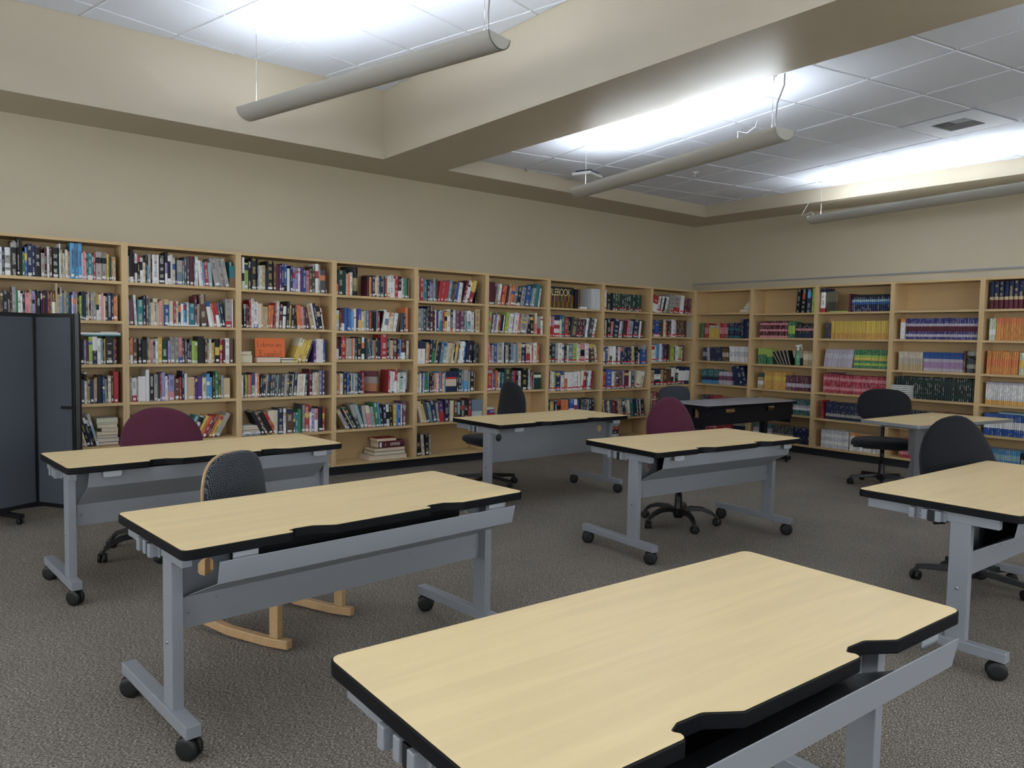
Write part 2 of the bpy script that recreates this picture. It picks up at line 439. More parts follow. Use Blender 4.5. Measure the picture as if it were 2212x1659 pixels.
hk = empty('ceiling_hook', (-3.66, -.46, Z2), label='tiny dark clip on the ceiling grid beside the soffit edge', cat='hook')
MB().tube([(0, 0, .01), (0, 0, -.02), (.02, 0, -.03), (.03, 0, -.015)], .004, 6).build('clip', 'dark_trim_metal', hk)

# ------------------------------------------------------------------ nesting training tables
def rounded(pts, r, n=5):
    out = []
    N = len(pts)
    for i in range(N):
        p = Vector(pts[i][:2]); rr = pts[i][2] if len(pts[i]) > 2 else r
        if rr <= 0: out.append((p.x, p.y)); continue
        a = Vector(pts[i-1][:2]); b = Vector(pts[(i+1) % N][:2])
        d1 = (a-p).normalized(); d2 = (b-p).normalized()
        ang = d1.angle(d2); t_ = min(rr/math.tan(ang/2), (a-p).length*.49, (b-p).length*.49)
        s_, e_ = p+d1*t_, p+d2*t_
        for k in range(n+1):
            u = k/n; q = s_*(1-u)**2+p*2*u*(1-u)+e_*u*u; out.append((q.x, q.y))
    return out
def table_outline(L, W, ins=0, skew=0):
    i = ins
    def notch(x):
        k = [(x, 0, .012), (x+.016, -.034, .012)] if 0 else [(x, 0, .01), (x+.004, -.014, .006), (x-.006, -.030, .012), (x+.03, -.046, .02), (x+.10, -.044, .03), (x+.135, -.022, .02), (x+.172, 0, .02)]
        return [(a, -(W-i)-b if 0 else -(W+b)+i, r) for a, b, r in k]
    pts = [(i, -i, .03), (L-i, -i, .03), (L-i, -W+i, .03)]
    for x in (L*.652, L*.252):
        pts += notch(x)[::-1]
    pts += [(i, -W+i, .03)]
    return rounded(pts, .03)
def caster(r=.0375, wdt=.05, x=0, y=0, ang=0, top=.1):
    """twin wheel caster: mesh pieces in metres, wheel axle along x after rotation"""
    M = T(x, y, 0) @ RZ(ang)
    wh = MB()
    for sx_ in (-1, 1):
        x0, x1 = sx_*.004, sx_*(wdt/2)
        Mw = M @ T(0, .0, r) @ RY(PI/2)
        lo, hi = min(x0, x1), max(x0, x1)
        prof = [(r*.5, lo), (r*.93, lo+.002), (r, lo+.006), (r, hi-.007), (r*.93, hi-.002), (r*.55, hi), (.002, hi)] if sx_ > 0 else [(.002, lo), (r*.55, lo), (r*.93, lo+.002), (r, lo+.007), (r, hi-.006), (r*.93, hi-.002), (r*.5, hi)]
        wh.lathe(prof, 20, Mw)
    hd = MB()
    arc = [(.0, r*1.05)]+[(math.cos(a)*r*1.12, r+math.sin(a)*r*1.12) for a in [PI*.15+k*PI*.6/6 for k in range(7)]]+[(-r*.2, r)]
    hd.prism([(a, b) for a, b in arc], -.0035, .0035, M @ RZ(PI/2) @ RX(PI/2))
    hd.lathe([(.012, r*1.5), (.014, r*1.9), (.009, top-.004), (.009, top)], 10, M)
    return wh, hd
def make_table(L, W, trough=None, screws=True, z=.737):
    root = empty('training_table')
    th = .036
    MB().prism(table_outline(L, W), z-th, z-.0015).build('edge_band', 'edge_black', root, bevel=.003)
    MB().prism(table_outline(L, W, .0035), z-.004, z).build('tabletop', 'maple_laminate', root)
    MB().box(.10, L-.10, -W+.1, -.08, z-th-.012, z-th).build('underside', 'edge_black', root)
    for s_, X in ((1, .045), (-1, L-.045)):
        # support rail under the top
        MB().box(X-s_*.016, X+s_*.02, -W+.09, -.04, z-th-.048, z-th).build('support_rail', 'silver_paint', root, bevel=.002)
        MB().box(X-.016, X+.024, -.50, -.415, .128, z-th-.048).build('leg', 'silver_paint', root, bevel=.0025) if s_ > 0 else MB().box(X-.024, X+.016, -.50, -.415, .128, z-th-.048).build('leg', 'silver_paint', root, bevel=.0025)
        ft = MB().box(X-.026, X+.026, -W+.035, .03, .086, .130).build('foot', 'silver_paint', root, bevel=.003)
        for yy, an in ((-.012, .75), (-W+.075, .55 if s_ > 0 else 1.0)):
            wh, hd = caster(.0415, .05, X, yy, an, .088)
            c = wh.build('caster', 'black_rubber', root); hd.build('caster_housing', 'black_plastic', c)
        if screws:
            MB().lathe([(.007, 0), (.007, .003), (.003, .004)], 10, T(X-s_*.016, -.457, .36) @ RY(-s_*PI/2)).build('bolt', 'screw_steel', root)
        # ganging bracket
        gb = MB()
        for y0, y1, d in ((-.27, -.245, .034), (-.325, -.30, .03), (-.385, -.36, .034)):
            gb.box(X-s_*.016, X-s_*(.016+d), y0, y1, z-th-.054, z-th-.006)
        gb.box(X-s_*.016, X-s_*.022, -.40, -.24, z-th-.056, z-th-.012)
        g = gb.build('ganging_bracket', 'silver_paint', root, bevel=.003)
        MB().box(X-s_*.018, X-s_*.04, -.358, -.328, z-th-.058, z-th-.01).build('bracket_slot', 'black_plastic', g)
        for y0 in (-.287, -.345):
            MB().lathe([(.006, 0), (.006, .003), (.002, .004)], 8, T(X-s_*.022, y0, z-th-.036) @ RY(-s_*PI/2)).build('screw', 'screw_steel', g)
    # modesty panel with two grommet holes
    y = -.455; x0, x1, zb, zt = .07, L-.07, .395, z-th-.006
    mp_ = MB(); hx = (.165, L-.165); hz = .60; hr = .032; n = 20
    def holed(xa, xb, cx):
        o = len(mp_.v)
        out = []
        ring = []
        for k in range(n):
            a = 2*PI*k/n; ca, sa = math.cos(a), math.sin(a)
            tx = (xb-cx)/ca if ca > 1e-9 else ((xa-cx)/ca if ca < -1e-9 else 1e9)
            tz = (zt-hz)/sa if sa > 1e-9 else ((zb-hz)/sa if sa < -1e-9 else 1e9)
            t_ = min(abs(tx), abs(tz)); out.append((cx+ca*t_, hz+sa*t_)); ring.append((cx+ca*hr, hz+sa*hr))
        for yy in (y, y+.0025):
            mp_.add([(a, yy, b) for a, b in ring+out], [(k, (k+1) % n, n+(k+1) % n, n+k) for k in range(n)])
        mp_.add([(a, y, b) for a, b in ring]+[(a, y+.0025, b) for a, b in ring], [(k, (k+1) % n, n+(k+1) % n, n+k) for k in range(n)])
        for ca_, cb_ in ((xa, zb), (xb, zb), (xa, zt), (xb, zt)):   # corner fillers
            c2 = []
            near = sorted(out, key=lambda p: (p[0]-ca_)**2+(p[1]-cb_)**2)
            onx = [p for p in near if abs(p[0]-ca_) < 1e-6]; onz = [p for p in near if abs(p[1]-cb_) < 1e-6]
            if onx and onz:
                for yy in (y, y+.0025):
                    mp_.add([(ca_, yy, cb_), (onx[0][0], yy, onx[0][1]), (onz[0][0], yy, onz[0][1])], [(0, 1, 2)])
    holed(x0, .26, hx[0]); holed(L-.26, x1, hx[1])
    mp_.box(.26, L-.26, y, y+.0025, zb, zt)
    mp_.box(x0, x1, y, y+.014, zb-.002, zb)
    mp_.build('modesty_panel', 'silver_paint', root)
    for xx in (x0+.03, x1-.03):
        MB().lathe([(.005, 0), (.005, .003), (.002, .004)], 8, T(xx, y-.0, .45) @ RX(PI/2)).build('bolt', 'screw_steel', root)
    # latch handles under the front edge
    for xx in (.215, L-.16):
        lm = MB().prism(rounded([(-.045, 0, .002), (.045, 0, .002), (.045, -.032, .012), (-.045, -.032, .012)], .01), 0, .005, T(xx, -W+.014, z-th+.000) @ RX(PI/2))
        lm.build('latch_handle', 'latch_grey', root, bevel=.001)
        MB().box(xx-.04, xx+.04, -W+.02, -W+.10, z-th-.008, z-th).build('latch_arm', 'silver_paint', root)
    if trough:
        yf, zt_, zb_ = trough
        yf = W+yf
        MB().box(.25, L-.21, -.474, -.462, .522, z-th-.012).build('black_panel', 'black_plastic', root)  # plain black panel showing in the gap over the trough
        t_ = .0015
        tr = MB(); X0, X1 = .11, L-.082
        sec = [(-yf, zt_), (-yf+.012, zb_), (-.462, .508), (-.462, .462)]
        for (ya, za, xa0, xa1), (yb, zb2, xb0, xb1) in (((sec[0][0], sec[0][1], X0, X1), (sec[1][0], sec[1][1], X0-.003, X1-.006)), ((sec[1][0], sec[1][1], X0-.003, X1-.006), (sec[2][0], sec[2][1], X0-.03, X1-.04)), ((sec[2][0], sec[2][1], X0-.03, X1-.04), (sec[3][0], sec[3][1], X0-.03, X1-.04))):
            v = []
            for dy in (0, t_*1.4): v += [(xa0, ya+dy, za+dy*.6), (xa1, ya+dy, za+dy*.6), (xb1, yb+dy, zb2+dy*.6), (xb0, yb+dy, zb2+dy*.6)]
            tr.add(v, [(0, 3, 2, 1), (4, 5, 6, 7), (0, 1, 5, 4), (1, 2, 6, 5), (2, 3, 7, 6), (3, 0, 4, 7)])
        tr.build('cable_trough', 'silver_paint', root)
        for k in range(5):
            MB().lathe([(.004, 0), (.004, .002), (.002, .003)], 8, T(.2+k*(L-.4)/4, -.4625, .487) @ RX(PI/2)).build('screw', 'screw_steel', root)
    return root
OPEN, SHUT = (.028, .686, .610), (-.042, .694, .616)
tabs = [
 ('T1', -8.369, -5.561, -.022, 1.505, .683, OPEN, 'maple topped training table filling the foreground, two notches along its near edge'),
 ('T2', -8.455, -3.866, .085, 1.533, .685, OPEN, 'maple topped training table in front of the wooden rocking chair, cable trough hanging open'),
 ('T3', -8.501, -2.066, .075, 1.585, .63, SHUT, 'maple topped training table beside the grey partition, maroon chair behind it'),
 ('T4', -5.38, -1.615, .023, 1.55, .673, None, 'maple topped training table with a flat modesty panel and no cable trough, before the bookcases'),
 ('T5', -5.369, -3.266, -.062, 1.519, .70, SHUT, 'maple topped training table with a maroon swivel chair pushed in behind it'),
 ('T6', -5.455, -5.268, -.005, 1.60, .70, SHUT, 'maple topped training table cut off at the picture edge, large black swivel chair behind it'),
]
for nm, x, y, th, L, W, tr, lab in tabs:
    o = make_table(L, W, tr)
    o.location = (x, y, 0); o.rotation_euler.z = th
    tag(o, lab, 'table', 'silver legged training tables on casters')

# grey topped activity table with a black apron
def activity_table():
    root = empty('computer_table', (-2.293, -1.336, 0), -.032, label='grey topped table with deep black apron pierced by two slots, near the room corner', cat='table')
    L, W, z = 1.71, .68, .737
    MB().prism(rounded([(0, 0), (L, 0), (L, -W), (0, -W)], .05), z-.028, z-.0015).build('edge_band', 'edge_black', root, bevel=.004)
    MB().prism(rounded([(.004, -.004), (L-.004, -.004), (L-.004, -W+.004), (.004, -W+.004)], .048), z-.004, z).build('tabletop', 'grey_laminate', root)
    ap = MB(); y = -.62
    sl = [(.40, .575), (1.13, 1.325)]; z0, z1, za, zb = .51, z-.028, .640, .690
    xs = [.05, sl[0][0], sl[0][1], sl[1][0], sl[1][1], 1.67]
    for i in range(5):
        if i in (1, 3):
            ap.box(xs[i], xs[i+1], y, y+.012, z0, za).box(xs[i], xs[i+1], y, y+.012, zb, z1)
        else: ap.box(xs[i], xs[i+1], y, y+.012, z0, z1)
    ap.build('front_apron', 'black_steel', root)
    # end panels: a frame with an arched opening
    for X in (.05, 1.66):
        e = MB()
        outer = [(-.608, .47), (-.10, .47), (-.10, z1), (-.608, z1)]
        e.box(X, X+.012, -.608, -.52, .47, z1).box(X, X+.012, -.18, -.10, .47, z1).box(X, X+.012, -.52, -.18, .47, .595).box(X, X+.012, -.52, -.18, .690, z1)
        e.prism([(-.52, .69), (-.49, .69), (-.52, .655)], 0, .012, T(X, 0, 0) @ Matrix(((0, 0, 1, 0), (1, 0, 0, 0), (0, 1, 0, 0), (0, 0, 0, 1))))
        e.build('end_panel', 'black_steel', root)
    for X in (.16, 1.54):
        MB().box(X-.03, X+.03, -.36, -.28, .06, z1).build('leg', 'black_steel', root, bevel=.004)
        MB().box(X-.03, X+.03, -.70, -.02, .03, .075).build('foot', 'black_steel', root, bevel=.004)
        for yy in (-.66, -.06):
            MB().lathe([(.02, 0), (.02, .02), (.008, .03)], 10, T(X, yy, 0)).build('glide', 'black_rubber', root)
    return root
activity_table()

def quad_table():
    root = empty('quad_table', (-2.09, -3.585, 0), -.035, label='pale wood table with grey edge and grey panel legs, between two black chairs', cat='table')
    z = .737
    P = [(0, 0, .02), (1.45, .015, .02), (1.52, -.74, .02), (-.045, -.56, .02)]
    MB().prism(rounded(P, .02), z-.032, z-.0015).build('edge_band', 'grey_edge', root, bevel=.003)
    MB().prism(rounded([(.005, -.005, .018), (1.445, .01, .018), (1.514, -.735, .018), (-.039, -.557, .018)], .018), z-.004, z).build('tabletop', 'maple_laminate', root)
    for X, s_ in ((.25, 1), (1.22, -1)):
        MB().box(X-.02, X+.02, -.46, -.40, .05, z-.06).build('leg', 'grey_leg', root, bevel=.003)
        MB().prism([(-.46, .68), (-.41, .68), (-.30, .06), (-.46, .06)], -.006, .006, T(X+s_*.012, 0, 0) @ Matrix(((0, 0, 1, 0), (1, 0, 0, 0), (0, 1, 0, 0), (0, 0, 0, 1)))).build('gusset_panel', 'grey_leg', root)
        MB().box(X-.03, X+.03, -.58, -.06, .02, .06).build('foot', 'grey_leg', root, bevel=.004)
        MB().box(X-.025, X+.025, -.56, -.08, z-.07, z-.032).build('support_rail', 'grey_leg', root)
    MB().box(.30, 1.18, -.33, -.31, .42, z-.034).build('modesty_panel', 'grey_leg', root)
quad_table()

# ------------------------------------------------------------------ chairs
def pad(w, h, t, n=2.4, taper=0., lift=0., dome=.35, N=36, sag=0.):
    """soft cushion in the XZ plane, front towards -Y: rings round a superellipse outline"""
    out = []
    for k in range(N):
        a = 2*PI*k/N; c, s = math.cos(a), math.sin(a)
        x = math.copysign(abs(c)**(2/n), c)*w/2; z = math.copysign(abs(s)**(2/n), s)*h/2
        x *= 1-taper*(z/(h/2)); out.append((x, z))
    rings = [(.0, .5*t), (.6, .5*t), (.92, .42*t), (.99, .2*t), (1, 0), (.985, -.25*t), (.93, -.42*t), (.8, -.5*t), (.55, -.5*t-dome*t*.35), (.28, -.5*t-dome*t*.5), (0, -.5*t-dome*t*.55)]
    v, f = [], []
    for sc_, y in rings:
        for x, z in out: 
            X, Z = x*sc_, z*sc_
            v.append((X, y-lift*(X/(w/2))**2+sag*(Z/(h/2))**2, Z))
    for i in range(len(rings)-1):
        for k in range(N): f.append((i*N+k, i*N+(k+1) % N, (i+1)*N+(k+1) % N, (i+1)*N+k))
    return MB().add(v, f, smooth=True)
def chair_base(root, rad=.30, arms=5, curved=True, a0=0.3, hub=.10):
    MB().lathe([(.0, .055), (.032, .055), (.04, .075), (.04, .11), (.032, .125), (.028, .20), (.026, .245), (.0, .245)], 18).build('hub', 'black_plastic', root)
    MB().lathe([(.0, .20), (.02, .20), (.02, .40), (.0, .40)], 14).build('column', 'black_plastic', root)
    for k in range(arms):
        a = a0+2*PI*k/arms
        if curved: P = [(.02, .105), (.10, .13), (.18, .128), (.25, .105), (rad-.012, .078)]
        else: P = [(.02, .10), (.10, .098), (.18, .092), (.25, .088), (rad, .082)]
        n = len(P); v = []; f = []
        for i, (r_, z) in enumerate(P):
            wd = .024-.009*i/(n-1); hh = .020-.006*i/(n-1)
            v += [(r_, -wd, z-hh), (r_, wd, z-hh), (r_, wd*.8, z+hh), (r_, -wd*.8, z+hh)]
        for i in range(n-1):
            for q in range(4): f.append((i*4+q, i*4+(q+1) % 4, (i+1)*4+(q+1) % 4, (i+1)*4+q))
        f += [(3, 2, 1, 0), (n*4-4, n*4-3, n*4-2, n*4-1)]
        lg = MB().add(v, f, RZ(a)).build('leg', 'black_plastic', root, bevel=.004)
        wh, hd = caster(.0300, .052, rad*math.cos(a), rad*math.sin(a), a+.9+k*.8, .075)
        c = wh.build('caster', 'black_rubber', lg)
        for q_ in range(len(hd.v)): pass
        hd.build('caster_housing', 'black_plastic', lg)
def task_chair(kind, back=(.46, .46, .05), bz=.70, by=.22, seat=(.48, .46, .07), sz=.46, fabricname='black_fabric', taper=.14, a0=.3, tilt=-.12, arms=False, backrot=0., shape=2.4, curved=True, low=False):
    """seat faces -Y; backrest stands at +Y"""
    root = empty('swivel_chair')
    chair_base(root, a0=a0, curved=curved)
    s_ = pad(seat[0], seat[1], seat[2], 2.7, .03, -.012, .1)
    so = MB().add(s_.v, s_.f, T(0, .0, sz) @ RX(-PI/2), True).build('seat', fabricname, root)
    MB().prism(rounded([(-.19, -.16), (.19, -.16), (.17, .17), (-.17, .17)], .05), sz-.055, sz-.036).build('seat_shell', 'black_plastic', root, bevel=.004)
    MB().box(-.07, .07, -.09, .11, .395, sz-.05).build('mechanism', 'black_plastic', root, bevel=.008)
    MB().tube([(-.05, -.03, .405), (-.13, -.05, .40), (-.16, -.06, .41), (-.20, -.07, .395)], .0055, 8).tube([(-.20, -.07, .395), (-.27, -.085, .393)], .010, 8).build('height_lever', 'black_plastic', root)
    MB().tube([(0, .08, sz-.06), (0, by, sz-.055), (0, by+.05, sz-.01), (0, by+.058, sz+.10), (0, by+.05, bz+.02)], [.018, .018, .018, .018, .018], 8).build('back_bar', 'black_plastic', root)
    b = pad(back[0], back[1], back[2], shape, taper, -.045, .25, sag=-.02)
    Mb = T(0, by, bz) @ RX(tilt) @ RY(backrot)
    MB().add(b.v, b.f, Mb, True).build('backrest', fabricname, root)
    sh = pad(back[0]*.97, back[1]*.97, .022, shape, taper, -.045, -.3, sag=-.02)
    MB().add(sh.v, sh.f, Mb @ T(0, .033, 0), True).build('back_shell', 'black_plastic', root)
    if arms:
        for sx_ in (-1, 1):
            a = MB().tube([(sx_*.20, .05, sz-.05), (sx_*.27, .05, sz-.03), (sx_*.29, .04, sz+.08), (sx_*.29, .09, sz+.17), (sx_*.28, -.08, sz+.18), (sx_*.27, -.12, sz+.10), (sx_*.2, -.06, sz-.05)], .013, 8)
            ar = a.build('armrest', 'black_plastic', root)
            MB().box(sx_*.29-.028, sx_*.29+.028, -.12, .10, sz+.18, sz+.20).build('arm_pad', 'black_plastic', ar, bevel=.008)
    return root
def put(o, x, y, face, label, group='swivel chairs around the training tables', cat='chair'):
    """face: world direction the seat looks at"""
    o.location = (x, y, 0); o.rotation_euler.z = math.atan2(face[1], face[0])+PI/2
    tag(o, label, cat, group)
put(task_chair('m', (.54, .46, .055), .70, .20, fabricname='maroon_fabric', taper=.06, a0=1.5, shape=2.25), -7.87, -1.80, (-.55, -.84), 'maroon round backed swivel chair at the table beside the partition')
put(task_chair('m', (.40, .50, .055), .74, .20, fabricname='maroon_fabric', taper=.18, a0=1.0, shape=2.3, backrot=-.22), -4.36, -3.30, (-.50, -.86), 'maroon swivel chair standing clear of the bookcases between two rows of tables')
put(task_chair('b', (.44, .52, .05), .76, .22, taper=.12, a0=.25, shape=2.5, curved=False), -4.69, -1.23, (-.99, .10), 'black swivel chair turned sideways behind the table without a trough')
put(task_chair('b', (.52, .36, .05), .80, .22, taper=.04, a0=-.30, shape=2.7, sz=.44, seat=(.60, .50, .085), curved=False), -1.29, -3.43, (-.90, -.44), 'black swivel chair with low wide back standing in the open by the textbook cases')
put(task_chair('b', (.45, .60, .06), .71, .22, taper=.20, a0=.35, shape=2.5, backrot=-.26, curved=False), -4.09, -5.31, (-.70, -.71), 'large black swivel chair at the table cut by the picture edge')
put(task_chair('b', (.40, .36, .04), .72, .22, fabricname='grey_fabric', taper=-.10, a0=.2, shape=3.2, sz=.44, arms=True), -1.95, -1.40, (-.45, -.89), 'dark grey armchair on casters tucked under the grey topped table')

# wooden rocking chair with dotted upholstery
def rocking_chair():
    root = empty('rocking_chair', (-7.69, -3.42, 0), 0, label='beech rocking chair with black dotted upholstery behind the second table', cat='chair')
    f = Vector((.45, -.89)); root.rotation_euler.z = math.atan2(f.y, f.x)+PI/2
    YX = Matrix(((0, 0, 1, 0), (1, 0, 0, 0), (0, 1, 0, 0), (0, 0, 0, 1)))
    for s_ in (-1, 1):
        X = s_*.235
        lo = [(-.335, .022), (-.20, .0), (-.02, .0), (.17, .025), (.36, .085), (.44, .125)]
        lo = [(-.34, .010), (-.21, .004), (.02, .012), (.24, .05), (.42, .115)]
        up = [(y, z+.042) for y, z in lo][::-1]
        MB().prism(lo+up, X-.018, X+.018, YX).build('rocker', 'beech', root, bevel=.004)
        MB().box(X-.017, X+.017, -.285, -.235, .05, .40).build('leg', 'beech', root, bevel=.003)
        MB().box(X-.017, X+.017, .16, .205, .06, .36).build('leg', 'beech', root, bevel=.003)
    MB().box(-.22, .22, -.22, -.19, .34, .40).box(-.22, .22, .14, .17, .30, .36).build('rail', 'beech', root, bevel=.003)
    s_ = pad(.44, .40, .09, 4, 0, 0, .15)
    MB().add(s_.v, s_.f, T(0, -.06, .42) @ RX(-PI/2-.08), True).build('seat', 'dotted_fabric', root)
    Mb = T(-.03, .15, .60) @ RX(-.10)
    b = pad(.40, .50, .055, 3.3, .08, -.03, .3)
    MB().add(b.v, b.f, Mb, True).build('backrest', 'dotted_fabric', root)
    sh = pad(.405, .505, .014, 3.3, .08, -.03, -.3)
    MB().add(sh.v, sh.f, Mb @ T(0, .026, 0), True).build('back_panel', 'beech', root)
rocking_chair()

# ------------------------------------------------------------------ folding partition screen
def screen():
    root = empty('partition_screen', (-8.307, -.256, 0), label='slate grey fabric folding partition with black frame standing before the first bookcase', cat='screen')
    zb, zt = .08, 1.56
    pans = [((0, 0), (-1.05, -.578)), ((0, 0), (.222, -.346)), ((.222, -.346), (.27, -.29))]
    for i, (a, b) in enumerate(pans[:2]):
        A, B_ = Vector(a), Vector(b); d = (B_-A); L = d.length; an = math.atan2(d.y, d.x)
        M = T(A.x, A.y, 0) @ RZ(an)
        fr_ = MB()
        fr_.box(.0, .03, -.022, .022, zb, zt, M).box(L-.03, L, -.022, .022, zb, zt, M).box(.03, L-.03, -.022, .022, zb, zb+.03, M).box(.03, L-.03, -.022, .022, zt-.028, zt, M)
        p = fr_.build('panel_frame', 'black_plastic', root, bevel=.002)
        MB().box(.028, L-.028, -.015, .015, zb+.028, zt-.026, M).build('fabric_panel', 'screen_fabric', p)
    MB().box(-.012, .012, -.028, .028, zb, zt-.0, T(.222, -.346, 0) @ RZ(.9)).build('end_post', 'black_plastic', root)
    MB().lathe([(.016, zb), (.016, zt-.004)], 12).build('hinge_post', 'black_plastic', root)
    d = (Vector((.222, -.346))).normalized(); an = math.atan2(d.y, d.x)
    MB().box(.28, .411, -.027, -.020, .842, .864, RZ(an)).build('strap', 'black_rubber', root)
    # foot with casters under the first panel
    M = T(-.226, -.126, 0) @ RZ(math.atan2(-.578, -1.05))
    MB().box(-.03, .03, -.02, .02, .05, zb, M).box(-.025, .025, -.18, .18, .045, .075, M).build('foot', 'black_plastic', root, bevel=.004)
    for yy in (-.16, .16):
        q = M @ Vector((0, yy, 0))
        wh, hd = caster(.022, .036, q.x, q.y, .4, .05)
        c = wh.build('caster', 'black_rubber', root); hd.build('caster_housing', 'black_plastic', c)
screen()

# ------------------------------------------------------------------ bookcases
BW = .953
def make_case():
    root = empty('bookcase')
    MB().box(0, .0255, 0, .298, .0955, 2.18).build('side_panel', 'post_maple', root, bevel=.001, seg=1)
    MB().box(BW-.0255, BW, 0, .298, .0955, 2.18).build('side_panel', 'post_maple', root, bevel=.001, seg=1)
    MB().box(.0255, BW-.0255, .001, .298, 2.155, 2.18).build('top_panel', 'shelf_maple', root)
    MB().box(.0255, BW-.0255, .288, .298, .097, 2.155).build('back_panel', 'shelf_maple', root)
    MB().box(0, BW, .06, .298, 0, .0955).build('toe_kick', 'kick_black', root)
    return root
shelf_me = MB().box(.0258, BW-.0258, .003, .287, -.025, 0).mesh('shelf', 'shelf_maple', .001, 1)
AZ = {9: (1.854, 1.52, 1.154, .827, .468), 8: (1.852, 1.487, 1.157, .83, .477), 7: (1.846, 1.487, 1.158, .83, .467), 6: (1.84, 1.479, 1.187, .828, .469),
      5: (1.824, 1.495, 1.138, .815, .482), 4: (1.821, 1.49, 1.135, .81, .48), 3: (1.826, 1.46, 1.138, .78, .43), 2: (1.83, 1.466, 1.109, .778, .385), 1: (1.83, 1.494, 1.141, .806, .47)}
BZ = {1: (1.85, 1.49, 1.16, .828, .48), 2: (1.833, 1.506, 1.146, .813, .497), 3: (1.837, 1.503, 1.147, .819, .486), 4: (1.842, 1.509, 1.147, .822, .48), 5: (1.842, 1.508, 1.147, .82, .488)}
ANAME = {9: 'the bookcase behind the grey partition', 8: 'the bookcase behind the maroon chair', 7: 'the bookcase with the orange sign', 6: 'the bookcase after the orange sign', 5: 'the fifth bookcase from the corner',
         4: 'the fourth bookcase from the corner', 3: 'the third bookcase from the corner', 2: 'the second bookcase from the corner', 1: 'the corner bookcase'}
ALAB = {9: 'maple bookcase partly hidden by the grey partition screen, full of library books', 8: 'maple bookcase behind the round maroon chair, full of library books',
        7: 'maple bookcase holding the orange handwritten sign', 6: 'maple bookcase with a stack of five books alone on its bottom shelf',
        5: 'maple bookcase whose bottom shelf holds a few dark books at one end', 4: 'maple bookcase directly behind the sideways black swivel chair',
        3: 'maple bookcase with a row of spines forming one big title on top', 2: 'maple bookcase with a dark uniform encyclopedia set on its top shelf', 1: 'maple bookcase of library books closing the long wall at the room corner'}
BLAB = {1: 'maple bookcase of textbooks next to the room corner, top shelf nearly empty', 2: 'maple bookcase of textbooks with a green spray bottle on one shelf',
        3: 'maple bookcase of textbooks with golden yellow and crimson rows', 4: 'maple bookcase of textbooks with a completely empty top shelf', 5: 'maple bookcase of textbooks with navy and maroon volumes on top, cut by the picture edge'}
case0 = make_case()
CASE = {}
def place_case(key, loc, rz, zs, label, group, first=False):
    o = case0 if first else copy_tree(case0)
    o.location = loc; o.rotation_euler.z = rz; tag(o, label, 'bookcase', group)
    for z in zs+(.12,):
        s_ = bpy.data.objects.new('shelf', shelf_me); col.objects.link(s_); s_.parent = o; s_.location.z = z
    CASE[key] = T(*loc) @ RZ(rz)
for k in range(1, 10):
    place_case('A%d' % k, (-k*BW, 0, 0), 0, AZ[k], ALAB[k], 'bookcases along the long wall', k > 1 and False)
for k in range(1, 6):
    place_case('B%d' % k, (0, -(k-1)*BW, 0), -PI/2, BZ[k], BLAB[k], 'bookcases along the textbook wall')
for ch in list(case0.children): bpy.data.objects.remove(ch)
bpy.data.objects.remove(case0)

# ------------------------------------------------------------------ books
PAL = dict(k='17191E', n='1D2A50', b='2459A6', s='4C9ED6', c='1E7C87', g='2E8350', d='1C4239', l='A6C748', y='E0BE3C', o='E07836', r='B32530', m='611D30',
           p='DB8A94', v='56327C', f='9A93C6', w='E6E6E4', i='DDD2B6', t='C3AA7B', u='5F4130', e='A5A39C', h='4A4E52', z='6E8495', q='7C4A62', a='90B5BD',
           G='DDA63A', C='B31F3C', O='E2902F', V='3B3A86', L='C9D3B4', W='CDD0D6', S='3E8FC0', B='1F54A4', N='2A3350', T='2C6E72', P='B08AB8', M='6B2F45', D='243430', E='BFB3A0', F='BCB4C2', K='14181F')
CN = dict(k='black', n='navy', b='blue', s='sky blue', c='teal', g='green', d='dark green', l='lime', y='yellow', o='orange', r='red', m='maroon', p='pink', v='purple', f='lavender',
          w='white', i='cream', t='tan', u='brown', e='grey', h='charcoal', z='slate blue', q='plum', a='pale blue')
def mute(c, a=.16, d=.93):
    g = (c[0]*.3+c[1]*.55+c[2]*.15); return tuple((x*(1-a)+g*a)*d for x in c)
PALL = {k: mute(lin(v)) for k, v in PAL.items()}
DARK = set('knbcgdrmvuhzqTNVBCMDKS')
def jit(c, a=.12):
    k_ = 1+R.uniform(-a, a); return tuple(min(1, max(0, x*k_*(1+R.uniform(-.04, .04)))) for x in c)

